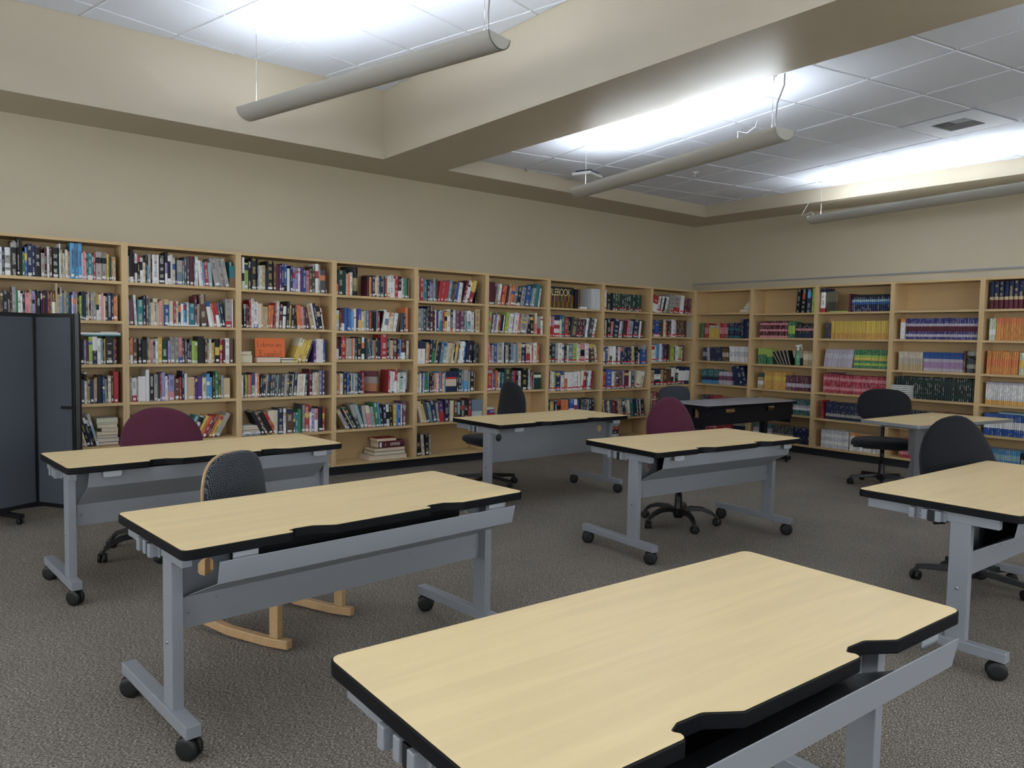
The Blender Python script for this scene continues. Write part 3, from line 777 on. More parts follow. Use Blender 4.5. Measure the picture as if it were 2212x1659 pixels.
def cover_geo(t, h, d, col_, ink, bands=(), hard=True, soft=False):
    """book standing at the origin: spine at y=0 facing -Y, thickness along +X.  returns verts, faces, face colours, face inks, face uvs"""
    bt = min(.0028, t*.14); s_ = min(.006, t*.18) if hard else .0008
    out = [(0, s_), (t*.16, s_*.3), (t*.5, 0), (t*.84, s_*.3), (t, s_), (t, d), (t-bt, d), (t-bt, s_+.004), (bt, s_+.004), (bt, d), (0, d)]
    lv = [0.0]; bc = []
    for z0, z1, c in sorted(bands):
        if z0*h > lv[-1]+1e-6: lv.append(z0*h); bc.append(None)
        lv.append(min(z1, 1.0)*h); bc.append(c)
    if lv[-1] < h-1e-6: lv.append(h); bc.append(None)
    n = len(out); V = [(x, y, z) for z in lv for x, y in out]; F = []; FC = []; FI = []; UV = []
    zo = R.uniform(0, 40); a0 = R.uniform(.18, .35); a1 = R.uniform(.7, .92)
    for i in range(len(lv)-1):
        c = bc[i] or col_
        for k in range(n):
            k2 = (k+1) % n
            F.append((i*n+k, i*n+k2, (i+1)*n+k2, (i+1)*n+k)); FC.append(c); FI.append(ink)
            if k < 4 and bc[i] is None and ink is not None:
                u0, u1 = out[k][0]/t, out[k2][0]/t
                za, zb = lv[i], lv[i+1]
                UV.append([(u0, za+zo), (u1, za+zo), (u1, zb+zo), (u0, zb+zo)])
            else: UV.append([(-1, 0)]*4)
    F.append(tuple(range(n-1, -1, -1))); F.append(tuple((len(lv)-1)*n+k for k in range(n)))
    for _ in range(2): FC.append(col_); FI.append(ink); UV.append([(-1, 0)]*n)
    return V, F, FC, FI, UV
def geo_box(x0, x1, y0, y1, z0, z1, c):
    b = MB().box(x0, x1, y0, y1, z0, z1); return b.v, b.f, [c]*6, [c]*6, [[(-1, 0)]*4]*6
def to_mesh(name, geos, M=None):
    V = []; F = []; FC = []; FI = []; UV = []
    for g in geos:
        m_ = g[5] if len(g) > 5 else None
        o = len(V); V += [tuple(m_ @ Vector(v)) if m_ else v for v in g[0]]
        F += [tuple(i+o for i in f) for f in g[1]]; FC += g[2]; FI += g[3]; UV += g[4]
    me = bpy.data.meshes.new(name); me.from_pydata(V, [], F)
    a = me.color_attributes.new('Col', 'FLOAT_COLOR', 'CORNER'); b = me.color_attributes.new('Ink', 'FLOAT_COLOR', 'CORNER'); uv = me.uv_layers.new(name='sp')
    ca = []; cb = []; cu = []
    for f, c, i_, u in zip(F, FC, FI, UV):
        i_ = i_ or c
        for q in range(len(f)): ca += [c[0], c[1], c[2], 1]; cb += [i_[0], i_[1], i_[2], 1]; cu += [u[q][0], u[q][1]]
    a.data.foreach_set('color', ca); b.data.foreach_set('color', cb); uv.data.foreach_set('uv', cu)
    me.materials.append(MATS['book_cover']); me.update()
    return me
BOOKS = []   # every book as a record; the 300 that show largest become objects, the rest one mass
CAMV = Vector(CAM[:3])
WHITE, CREAM = lin('E9E9E7'), lin('D8CEB4')
RED = lin('BE2A30')
def record(kind, case, row, M, t, h, d, c, cn, bands=(), ink=None, label='w', text=None, hard=True, lean=0, shown=None, **kw):
    Mw = CASE[case] @ M
    p = Mw @ Vector((t/2, 0, h/2)); dist = (p-CAMV).length
    rgt = (Mw.to_3x3() @ Vector((1, 0, 0))); vd = (p-CAMV).normalized()
    vis = (t if shown is None else shown)*max(.25, rgt.cross(vd).length)*h/dist**2
    BOOKS.append(dict(kind=kind, case=case, row=row, M=Mw, t=t, h=h, d=d, c=c, cn=cn, bands=list(bands), ink=ink, label=label, text=text, hard=hard, lean=lean, vis=vis, **kw))
    return BOOKS[-1]
TOK = re.compile(r'\{[^}]*\}|[<>]\d+|=|_\d+|[a-zA-Z][1-9A-F]?[0-9]?(?:\*\d+)?(?:/[a-zA-Z]+)?')
def shelf_books(case, row, f0, f1, spec, lab='w'):
    zs = (AZ if case[0] == 'A' else BZ)[int(case[1])]
    z = (zs+(.12,))[row-1]
    W_ = BW-.051
    items = []; ang = 0
    for tk in TOK.findall(spec):
        if tk[0] == '{': items[-1]['text'] = tk[1:-1]; continue
        if tk[0] == '>': ang = math.radians(int(tk[1:])); continue
        if tk[0] == '<': ang = -math.radians(int(tk[1:])); continue
        if tk == '=': ang = 0; continue
        if tk[0] == '_': items.append(dict(gap=int(tk[1:]))); continue
        bd = None
        if '/' in tk: tk, bd = tk.split('/')
        rep = 1
        if '*' in tk: tk, r_ = tk.split('*'); rep = int(r_)
        c = tk[0]; tt = int(tk[1], 16) if len(tk) > 1 else 1; hh = int(tk[2]) if len(tk) > 2 else 3
        base = R.uniform(-.003, .003)
        for _ in range(rep):
            items.append(dict(c=c, t=tt, h=.172+.0148*hh+(base if rep > 1 else R.uniform(-.004, .004)), a=ang, bd=bd, set=rep > 1))
    # solve the thickness scale so that the run fills f0..f1
    def lay(s):
        x = 0; pos = []; prev = None
        for it in items:
            if 'gap' in it: x += it['gap']*.01; continue
            t = max(.006, it['t']*s); a = it['a']; h = it['h']
            pa = prev['a'] if prev else 0
            if prev is not None:
                # overhang of tops when the lean changes
                if a != pa:
                    hh = min(h, prev['h'])
                    if pa > a: x += hh*(math.sin(pa)-math.sin(a))*.85
            elif a < 0: x += h*math.sin(-a)
            pos.append((x, t)); x += t/max(.5, math.cos(a))+.0006
            prev = it
        if prev and prev['a'] > 0: x += prev['h']*math.sin(prev['a'])*.9
        return x, pos
    span = (f1-f0)*W_
    lo, hi = .001, .03
    for _ in range(30):
        mid = (lo+hi)/2
        if lay(mid)[0] > span: hi = mid
        else: lo = mid
    _, pos = lay(lo)
    j = 0; x0 = .0255+f0*W_
    setc = {}
    for it in items:
        if 'gap' in it: continue
        x, t = pos[j]; j += 1
        a = it['a']; h = it['h']; d = min(.225, h*.70+R.uniform(-.01, .01))
        yb = .018+R.uniform(0, .016)+(0 if h > .24 else .006)
        if it['set']: yb = .024
        zz = z+.0008+(t*math.sin(a) if a > 0 else 0)
        M = T(x0+x, yb, zz) @ RY(a)
        if it['set']:
            key = (it['c'], round(h, 5)); setc.setdefault(key, jit(PALL[it['c']], .08)); cc = setc[key]
        else: cc = jit(PALL[it['c']])
        ink = None
        if R.random() < .75: ink = lin(R.choice(['D8D3C4', 'E8E6E0', 'CDB66B', 'C9CCD2'])) if it['c'] in DARK else lin(R.choice(['23242A', '7A1E22', '2A3C6B', '3A3A3A']))
        bands = []
        if it['bd']:
            n = len(it['bd'])
            bands = [(q/n, (q+1)/n, PALL[ch]) for q, ch in enumerate(it['bd']) if ch != it['c']]
        elif not it['set'] and R.random() < .28:
            c2 = PALL[R.choice('wknyreibot')]; b0 = R.choice([.0, .72, .8, .55]); bands = [(b0, min(1, b0+R.choice([.08, .14, .22])), c2)]
        L_ = lab if R.random() < .8 else ''
        record('library_book', case, row, M, t, h, d, cc, it['c'], bands, ink, L_, it.get('text'), hard=R.random() < .6, lean=a)

SH = {
 'A9': {1: [(0, .96, 'k3 e3 w2 n2 e5/weweeww k57 k28 k28 g21 b24 n46 n25 k55 e31 m24 w25 u24 k65 w17 i24 i12 w12 i24 t2 s48{AMERICAN PEOPLE} s38{AMERICAN PEOPLE} s38{AMERICAN PEOPLE} w1 p24 i13 h1 c43/wccccc c12 r23 e54/eeeke e54/eeeke y23 d22 t22 t22')],
        2: [(0, .97, 'k2 n2 e3 u2 k43 k22 u22 e35 g23 w23 w22 k2 p42/pppp t24 f33 u12 k44 n13 m33 n24 r13 u22 t1 m34/wwwmm{CALER} t28 w22 e26 s2 t24 c23 d12 n22 w12 f34 i1 k2 l22 n24 d24 h2 i14 m24 e24 e34 y33/wwkyy w2 p24 i22 k22 n44 n24 o32 i1')],
        3: [(.0, .55, 'k3 n4 e3 w2 b3 m4 u3 i2 k3 g2 w3 n3'), (.56, .96, 'e16 z23 i43/zziii i23 k12 k32 f22 m22 l34 n44/nnww w33/wwww a23 u12 y1 k74 q13 m23')],
        4: [(0, .55, 'r3 n4 e3 w2 y3 m4 k3 i2 d3 g2 w3 n3'), (.56, .97, 'w14 n24 w25 q43 b22 h32 w26{} t13 t22 n32 t12 t23 k54 b23 e22 k13 i34 m24 r56')],
        5: [(.52, .80, '<15 e22 e23 f23 k13 t24 t13 w16 k35 n25 k24/kkkw w27/waw')]},
 'A8': {1: [(.005, .97, 'e13 k37/wkkkkk m14 w25/wwkkww k25 w23/wwwkkw i23 k14 s14/ssk e25 k13 w55{WAYNE} k55 f27/wwffkk w25/wkkkw w26 i24 k14 e53/ze z13 h25 h25 m46 c15 w26 <4 w24 w24 s13 r33 a33 <11 e56 e46 e36 = c24')],
        2: [(.005, .98, 'f13 q33 <3 w26 = c53 n25 u26 z24 i22 i44{AMERICAN INDIAN} i12 p23 t24 b44 i43 r23 i23 n21/nno w22 s22 b12 w23 c52 = m27 e12 e12 <4 u68 <9 w44 i13 r23 w33/wwrr c23 n23 = e66 w16')],
        3: [(.005, .98, 'e12 o23/woo u43 k33 k42 u14 t23 p23 e23 w23 y34{} d52 f22 e44 e34 p34/bppp u22 h23 v21 d23 l32 l22 k55 n13 u23 t21 w23 y21 u12 k43/kyk r33 m23 w44 u34')],
        4: [(.005, .95, 'e23 w42/rwww e12 w63 w37 k44 e34 d24 r14 f35 w23 e11 f54/pff u41 r22 n26 w34 t62 v12 v22 v42 i32{MEXICO} a12 s34 s22 k25 g35 u34 a23 t61')],
        5: [(.02, .09, 'k24 n23 w14'), (.50, .95, '>27 c43 w33 k13 y33 o23 r33 u23 o23 y33 e44')]},
 'A7': {1: [(.005, .95, 'e14 k28/wkww l35 k36 k58 k18 w24 i24 t34 n13 k67 u26 m35{} v25 n26 b36 w33 n25 f34 f34 w24 v25 b33 p33 u34 h36 w38/wwrw e27 h54 m14')],
        2: [(.005, .93, 'k33 k33 m23 k22 r26 w37 w55{ROOTS} i44 t24 t22*3 >3 o33 o33 k13 r25 w36 i13 m54 w43 k36 y34 k44 k23 <5 o34 o34 p33 h23 m33 <11 t55 w36 n36 k54 <8 w13 o12')],
        3: [(.56, .80, '>20 i45/yyi y44 y34 h23'), (.80, .94, 'v23 w14*6 b23')],
        4: [(.005, .93, 'w23 g14 d13 y23 g13 o13 p13 r13 g13 e34/ev w24 o24 >4 k22 d22 n22 e23 h33 h23 h33 h23 a13 h33 h33 e23 i13 h33 k33 i13 n44 i13 w23 i23 i23 w23 h33 = m46 w23 i24 i24 t24 z35 v35')],
        5: [(.005, .02, 'e17'), (.10, .40, '<27 k35 u34 k44 r34'), (.29, .93, 'y64/yi i34 n55 w35{READER} u75 d22 c32 g34 h17 e27 r57 w22 f34 p44/wp k45 r24')]},
 'A6': {1: [(.005, .12, 'k23/ok d55 d25'), (.125, .15, 'e14 i23'), (.15, .205, 'o23 w24'), (.40, .95, 'm23 y12 r22 n33 i22 i23 h22 n33 i13 n13 r22 l12 w33 w44 w12 r44 k44/wkk w13 e33 g33 d13 w12')],
        2: [(.005, .94, 'i13 w32 u13 m13 p34/wmm b34 b24 s22 s22 i13 w24 v24 b34/yb y13 i32 e23 z33 r22 k32 k32 z23 r22 >9 k13 w34 i42/wzw i22 i22 i22 w32 u32 = h42 n22 o36')],
        3: [(.005, .95, 'o12 m23/wm k22 r44 t13 i13 e43 o13 i13 h23 k44 w34/wkow k22 c13 n13 z13 c13 n13 e22 o12 d23 n32 r66 k22 a13 t32 u43 n23 s23 m43/wmm k13 i22')],
        4: [(.005, .36, 'i23 o22 t13 i33 n44 b24 n24 y13 s23 i13 z33 n13 k22 n22 r23'), (.665, .93, '>2 r25 w44 w24 r35/wr i13 w23 y13 a33 w33 e15')],
        5: [(.005, .93, '<30 t24 f24 k34 i14 d35 <20 h46/he a46 <9 e44 p44/ppi a23 e33 <8 g46/gggg s26 d34 <4 n44 w34/wkw k44 = y34 s24 b44 w14 n13 q56')]},
 'A5': {1: [(.005, .90, 'w26 e16 r45 w14 c34 z13 n34 e13 f42/ff e25 h35 >8 r24*6 z45 h23 h23 u24 b34 w44 e24 >15 m36/mm w36 w25 r56/ry = k13 k23')],
        2: [(.005, .94, 'e55 z25 h35 h25 n37 m47 k23 w24 v23 w13 a44/ca r24 y33 w45 d35 w35 e13 q54 q54 c22 i13 s13 a55/aw{ASTORIA} w44 u13 t66')],
        3: [(.0, .12, 'u13 w85/wwn{A+ CERTIFICATION}'), (.13, .92, '>4 t34 o23 n46 d46/gd >8 e16 k45 n34 z44 a35 i34 i34 t44 i23 k33 t45 k13 w34 >7 w45 b44 n46 k46 k36 = k23 h34 k23')],
        4: [(.0, .425, 'i22 i22 i22 w23 b33 r13 w13 g63 z24 k43 u43 p33 i33 r23 s24 r24 t32 w13 s13'), (.60, .88, 'n24 d46 z24 s55/se n13 e34 k54 t13')],
        5: [(.0, .42, '<17 i45 y25 i13 h45 <13 z34 s13 n55 <7 e33 v64/rv'), (.42, .83, 'n45 k23 i44 u45 z43/uaa d44 u44/ukuk m45/rm')],
        6: [(.0, .23, '<6 u54/kuk i34 <2 k44 e24')]},
 'A4': {1: [(.01, .12, 'm96'), (.13, .93, '>9 e23 w25 r23 o24 o24 m24 t26 w13 o45 z34 k44 e44 b45 h23 s24 w13 t24 c47/cc w24')],
        2: [(.0, .70, '>7 l25 e25 h13 i23 f24 w13 y23 r13 n33 w13 u13 >8 l35 i13 w44 m13 w45 o34 e84'), (.69, .96, 'k34 k34 u14 o13 p26/pi e53/ree w33')],
        3: [(.01, .91, '<8 p34 = e23 b44 e64/ee w15 k32 e43 k23 z35 e34 s13 i13 t45 n55 m13 i64/ri w13 r13 o13 w45 o14 y12 r23')],
        4: [(.01, .80, 'r76 w13 b33 o25 z23 w13 n24 b14 c33 d86 v13 u13 v24 r34 k34 w44 k86 n23 w15 m23 p13 m24')]},
 'A3': {2: [(.01, .94, 'w26/rw f26/rf p26/rp r76/rwrwn y15 w27 c37/cc m13 r45 e14 k24 >9 h85 m34*3 k34 w35 >13 h55 w45')],
        3: [(.01, .78, 'k35 d45 e35 w45 w34 k23 i23 z54 l44/ll w25 i24 p45/pkp <3 w45'), (.79, .98, '<9 u64 i34')],
        4: [(.01, .90, 'm25 w35 i35 g25 n65 w35 t24 o44/oow w24*6 h13 w44 >7 i35 r24 m23 s23 w35 k23 r15')],
        5: [(.0, .92, 'n44 y43 n23 a24 r53 o24*4 n23 b64/wb w44/wrw b23 k23 h24*4 m13 w23 n34 k34')]},
 'A2': {1: [(.0, .07, 'w36'), (.08, .82, 'k34 k23 d24*13')],
        2: [(.0, .92, 'k35 i24 k45 >7 p23 n75 w23 z34 m44 p35 a44 n75 w24 u45')],
        3: [(.0, .82, 'w35 k23 b24 i25 d34/dw w35 h35 w34 n25 n24*5 t35 g23 k34 i23'), (.84, .96, 'b96')],
        4: [(.0, .72, 'w25 r44 b76/bb i34 z25 m25 m23 h23 u23 f25 m55 w44 h44'), (.74, .96, '>14 i34 i24')],
        5: [(.0, .97, '<8 m25 y25 b14 m25 w34 h35 r44 m24 t45 z25 n44 e24 i34 c45 d45 w24 n24 w14 k44')]},
 'A1': {1: [(.0, .42, '>13 r44/wr w24 k13 w24 k13 w24'), (.42, .80, '>6 e36 e65/ree w36'), (.80, .96, 'm24*5')],
        2: [(.0, .86, 'k13 i13 n23 b54 k23 u24 i34 r23 k23 h24 w45 e23 u25*5')],
        3: [(.0, .83, 'e24 w34 w24 s35 w25 e23 v25 n25 m25 _5 l44 k13 w34 i23 l23 i23 m14')],
        4: [(.0, .58, 'p13 t33 w44/nwn t23 u34*2 w24/nnww*3'), (.58, .97, '>5 i25 d34 w45/nwwwn w45/nwwwn w45/nwwwn')],
        5: [(.0, .25, 'm34 e24 r44 u34')]},
}
for case, rows in SH.items():
    for row, segs in rows.items():
        for f0, f1, spec in segs:
            shelf_books(case, row, f0, f1, spec, 'r' if case in ('A1', 'A2', 'A3') else 'w')

# books lying flat in stacks: (case, row, centre fraction, [(colour, thickness, width, depth, which side shows), ...] bottom first)
def stack(case, row, fc, y, items, kind='library_book'):
    zs = (AZ if case[0] == 'A' else BZ)[int(case[1])]; z = (zs+(.12,))[row-1]+.0008
    for c, t, wd, dp, side, dx in items:
        cc = jit(PALL[c]); x = .0255+fc*(BW-.051)+dx-wd/2
        ink = lin('E0DCD0') if c in DARK else lin('2A2A30')
        if side == 's':    # spine outwards: book lies on its side, spine along X facing -Y
            M = T(x, y, z+t) @ RY(PI/2)
        else:              # fore edge outwards
            M = T(x+wd, y+dp, z+t) @ RZ(PI) @ RY(PI/2)
        record(kind, case, row, M, t, wd, dp, cc, c, (), ink if side == 's' else None, 'w' if side == 's' else '', flat=True, side=side)
        z += t+.0006
stack('A9', 5, .87, .03, [('m', .03, .17, .2, 'p', 0), ('w', .03, .18, .2, 'p', 0), ('d', .026, .16, .2, 'p', 0), ('i', .028, .165, .2, 'p', 0), ('t', .032, .13, .19, 'p', .02), ('i', .03, .155, .19, 'p', 0), ('e', .014, .165, .2, 'p', 0), ('w', .036, .165, .2, 'p', 0)])
stack('A7', 3, .065, .04, [('t', .075, .115, .18, 'p', 0), ('e', .034, .11, .17, 'p', -.005)])
stack('A7', 3, .30, .03, [('k', .055, .235, .17, 'p', 0)])
stack('A7', 3, .53, .03, [('n', .028, .17, .2, 'p', 0), ('n', .022, .15, .2, 'p', -.015)])
stack('A7', 5, .11, .03, [('z', .018, .18, .2, 's', 0), ('w', .02, .19, .2, 's', 0), ('n', .016, .17, .2, 'p', 0), ('g', .026, .22, .2, 'p', .01), ('w', .014, .16, .2, 'p', 0)])
stack('A7', 6, .89, .01, [('w', .008, .2, .27, 'p', 0)])
stack('A6', 6, .68, .02, [('i', .045, .46, .25, 'p', 0), ('n', .042, .38, .25, 'p', .02), ('t', .034, .37, .24, 'p', .02), ('m', .07, .31, .2, 's', .04), ('r', .034, .24, .17, 'p', -.02)])
stack('A4', 5, .06, .02, [('r', .06, .17, .2, 's', 0), ('v', .05, .15, .2, 's', 0), ('w', .025, .13, .2, 'p', 0)])
stack('A2', 6, .24, .02, [('w', .04, .27, .2, 's', 0), ('k', .05, .26, .2, 's', 0), ('r', .045, .27, .2, 's', 0), ('e', .03, .25, .2, 's', 0), ('w', .05, .30, .2, 's', .01), ('a', .04, .32, .2, 's', .02)])
stack('B1', 1, .91, .03, [('k', .05, .19, .2, 'p', 0), ('e', .035, .13, .2, 'p', .03), ('t', .03, .10, .2, 'p', .04), ('t', .025, .07, .18, 'p', .05), ('u', .012, .06, .18, 'p', .05)])
stack('B4', 4, .13, -.0, [('k', .0215, .26, .20, 'P', 0)]*7)
# a shelf of books lying over the row in the partition bookcase
zrow = AZ[9][2]+.236
for q, (c, t, x, wd) in enumerate((('c', .010, .635, .30), ('w', .018, .61, .31), ('w', .008, .77, .13))):
    record('library_book', 'A9', 3, T(x, .03, zrow+t) @ RY(PI/2), t, wd, .2, jit(PALL[c]), c, (), None, '', flat=True, side='s'); zrow += t+.001
record('library_book', 'A8', 2, T(.33, -.02, AZ[8][1]+.0145+.0008) @ RY(PI/2), .013, .26, .19, PALL['w'], 'w', (), None, '', flat=True, side='s')

# books turned with the front cover outwards: (case, row, x fraction of left edge, width, height, thickness, colour, bands, tilt, text, phrase)
FACE = [('A6', 1, .12, .17, .292, .05, 'k', [(.36, .62, lin('A99C78')), (.16, .36, lin('8A8468'))], .75, 'CIVIL WAR', 'wide black book with pale seated figures on its cover, top shelf, the bookcase after the orange sign'),
        ('A6', 4, .375, .185, .235, .04, 'm', [(.1, .45, lin('9C6A45')), (.45, .75, lin('8F8684'))], .8, 'THE ART', 'maroon art book showing its orange and grey front cover, fourth shelf, after the orange sign'),
        ('A5', 4, .425, .15, .235, .03, 'n', [(.28, .62, lin('C9B9A0')), (.62, .72, lin('B0342C'))], 0, None, 'dark navy book facing out with a small red capped figure on its cover'),
        ('A5', 5, .83, .15, .235, .02, 'z', [(.15, .42, lin('B9C4C6')), (.0, .15, lin('1C2A30'))], 0, None, 'grey blue book facing out with a pale leaping fish on the cover'),
        ('A4', 4, .81, .115, .20, .03, 'd', [(.72, .9, lin('C9CDB8'))], 0, None, 'small dark green book facing out beside the black swivel chair back'),
        ('A1', 2, .86, .15, .235, .03, 'e', [], 0, None, 'light grey book sticking out beyond the end of its shelf at the corner'),
        ('A8', 1, .945, .05, .20, .02, 'c', [(.0, .45, lin('7A5A44'))], 0, None, 'small teal and brown book at the far end of the top shelf, behind maroon chair'),
        ('B3', 1, .11, .14, .255, .03, 'u', [(.05, .5, lin('4A463C'))], 0, None, 'brown grey book facing out beside the white binder on the textbook wall')]
for case, row, f, wd, h, t, c, bands, tilt, text, lab in FACE:
    zs = (AZ if case[0] == 'A' else BZ)[int(case[1])]; z = zs[row-1]+.0008
    x = .0255+f*(BW-.051)
    # front cover plane faces -Y: rotate the standing book so its side board looks out
    a_ = tilt if tilt else PI/2
    M = T(x+wd*math.sin(a_), .022, z) @ RZ(a_)
    record('library_book', case, row, M, t, h, wd, PALL[c] if c != 'u' else lin('6A6453'), c, bands, None, '', facelabel=lab, shown=wd, facetext=text)

# ------------------------------------------------------------------ class sets of textbooks on the other wall
# (case, row): [(from, to, how many, height, colour, bands from the bottom, lean in degrees, words)]
TB = {
 ('B1', 2): [(.10, .135, 2, .215, 'g', '', 0, 'green'), (.14, .225, 5, .21, 'r', 'rrppprr', 0, 'red and pink'), (.23, .43, 9, .185, 'y', 'yyyE', 0, 'pale yellow'), (.435, .585, 7, .215, 'r', 'rrppprr', 0, 'red and pink striped'), (.59, .83, 13, .215, 'n', 'TNnTnn', 0, 'navy green banded'), (.835, .885, 2, .265, 'N', '', 0, 'tall slate navy'), (.89, 1.0, 3, .27, 'n', 'Nnn', 0, 'tall navy')],
 ('B1', 3): [(.12, .22, 6, .19, 'N', 'NFN', 0, 'dark violet'), (.225, .26, 2, .19, 'F', '', -3, 'grey lilac'), (.265, .49, 13, .20, 'n', 'nNNnn', -3, 'navy'), (.495, .62, 8, .19, 'u', 'uEu', -4, 'brown and tan'), (.63, 1.0, 17, .215, 'W', 'wWw', -2, 'white')],
 ('B1', 4): [(.11, .43, 15, .205, 'T', 'SNTT', 0, 'teal and blue'), (.44, .70, 10, .185, 'F', 'FqF', 0, 'mauve grey'), (.72, .99, 3, .265, 'n', '', -17, 'leaning navy binder')],
 ('B1', 5): [(.12, .28, 5, .18, 'h', '', 0, 'charcoal'), (.29, .42, 4, .18, 'r', '', 0, 'red'), (.43, .62, 6, .165, 'r', '', 0, 'short red')],
 ('B1', 6): [(.20, .42, 9, .21, 'r', 'rpr', 0, 'pinkish red'), (.43, .72, 11, .215, 'r', '', 0, 'deep red'), (.74, .98, 6, .21, 'N', 'Nne', 0, 'navy and grey')],
 ('B2', 1): [(.70, .77, 1, .305, 'k', '', 3, 'black binder'), (.775, .855, 1, .305, 'k', '', 3, 'black binder with an orange label'), (.86, .94, 1, .305, 'N', '', 2, 'dark binder with a blue label'), (.945, .99, 1, .315, 'l', '', 1, 'bright green binder')],
 ('B2', 2): [(.10, .57, 26, .225, 'm', 'pmmpmmpm', 0, 'maroon and pink'), (.575, .68, 7, .215, 'g', 'gllg', 0, 'green'), (.69, 1.0, 19, .19, 'k', 'NNkpkk', 0, 'black pink banded')],
 ('B2', 3): [(.09, .225, 8, .215, 'g', 'gggll', 0, 'green'), (.235, .345, 6, .20, 'g', 'gl', -6, 'green leaning'), (.36, .66, 11, .20, 'k', '', -32, 'fanned out dark'), (.68, .82, 8, .20, 'E', 'kE', -12, 'leaning cream'), (.83, 1.0, 11, .195, 't', 'ttiit', 0, 'tan')],
 ('B2', 4): [(.10, .20, 5, .205, 't', 'twth', 0, 'olive and white'), (.21, .565, 14, .235, 'G', 'GGyG', 0, 'golden yellow'), (.575, 1.0, 20, .195, 'M', 'MFMM', 0, 'dark maroon')],
 ('B2', 5): [(.10, .68, 26, .20, 'u', 'uutuit', 0, 'brown and tan'), (.70, 1.0, 14, .20, 'T', 'TTwFTT', 0, 'teal and white')],
 ('B2', 6): [(.05, .37, 14, .21, 'T', 'TwFT', 0, 'teal and grey banded'), (.38, .72, 18, .205, 'h', 'hEhh', 0, 'charcoal and sage'), (.73, .98, 8, .21, 'N', 'nNnN', 0, 'navy')],
 ('B3', 1): [(.02, .09, 1, .30, 'w', 'rwwwwn', 0, 'white binder with a red foot'), (.43, .455, 1, .22, 'm', '', 0, 'maroon bookend like'), (.46, 1.0, 20, .205, 'n', 'nnnbank', 0, 'navy light blue banded')],
 ('B3', 2): [(.10, .17, 5, .19, 'N', 'NhN', 0, 'navy grey'), (.18, 1.0, 36, .222, 'G', 'Gyy', 0, 'golden yellow')],
 ('B3', 3): [(.09, .52, 20, .225, 'W', 'FFWF', 7, 'lilac white'), (.525, 1.0, 27, .225, 'g', 'glgylgg', 2, 'green and yellow')],
 ('B3', 4): [(.10, .33, 11, .24, 'C', 'CpCCpC', 0, 'taller crimson'), (.335, 1.0, 29, .23, 'C', 'CpCCpC', 0, 'crimson')],
 ('B3', 5): [(.10, .13, 1, .23, 'r', '', -5, 'single red'), (.15, 1.0, 40, .215, 'n', 'NenNnN', -1, 'navy grey')],
 ('B3', 6): [(.10, .50, 16, .225, 'W', 'WwWwW', 0, 'white and grey'), (.52, 1.0, 16, .22, 'w', 'wwwwwO', 0, 'white orange topped')],
 ('B4', 2): [(.07, .135, 4, .235, 'w', 'wwwwwO', 0, 'white orange topped'), (.14, 1.0, 46, .24, 'V', 'VFVmmFVV', 0, 'violet blue')],
 ('B4', 3): [(.06, .37, 17, .215, 'i', 'tEi', -1, 'cream'), (.375, .85, 38, .215, 'P', 'FPPFbB', -3, 'lilac and blue'), (.855, .875, 1, .24, 'u', '', 0, 'brown bookend like'), (.88, 1.0, 8, .235, 'k', 'kehke', 0, 'black grey banded')],
 ('B4', 4): [(.05, 1.0, 40, .25, 'D', 'DdDDDDdD', 0, 'dark green')],
 ('B4', 5): [(.10, .54, 20, .20, 'n', 'nNn', 0, 'navy'), (.56, 1.0, 22, .20, 'C', 'CpC', 0, 'crimson')],
 ('B4', 6): [(.13, 1.0, 30, .225, 'r', 'rprrpr', 0, 'red')],
 ('B5', 1): [(.03, 1.0, 19, .295, 'n', 'mmmtnnnnn', 0, 'navy and maroon volume with gold title')],
 ('B5', 2): [(.05, .12, 5, .235, 'L', 'LwLL', 0, 'pale sage'), (.125, 1.0, 34, .24, 'O', 'OOOo', 0, 'orange')],
 ('B5', 3): [(.04, .375, 14, .245, 'O', 'OoO', 1, 'orange'), (.38, 1.0, 24, .235, 'L', 'LyL', 0, 'pale yellow green')],
 ('B5', 4): [(.05, 1.0, 44, .24, 'w', 'GGWwwwwwwF', 0, 'white yellow footed')],
 ('B5', 5): [(.05, 1.0, 44, .235, 'B', 'BBBwwwBBb', 0, 'blue white banded')],
 ('B5', 6): [(.05, .45, 20, .225, 'S', 'SSaS', 0, 'sky blue'), (.46, 1.0, 22, .21, 'k', 'kek', 0, 'black')],
}
ROWN = {1: 'top shelf', 2: 'second shelf', 3: 'third shelf', 4: 'fourth shelf', 5: 'fifth shelf', 6: 'bottom shelf'}
BCN = {'B1': 'textbook case nearest the corner', 'B2': 'textbook case with the spray bottle', 'B3': 'textbook case with golden yellow row', 'B4': 'textbook case with empty top shelf', 'B5': 'textbook case at picture edge'}
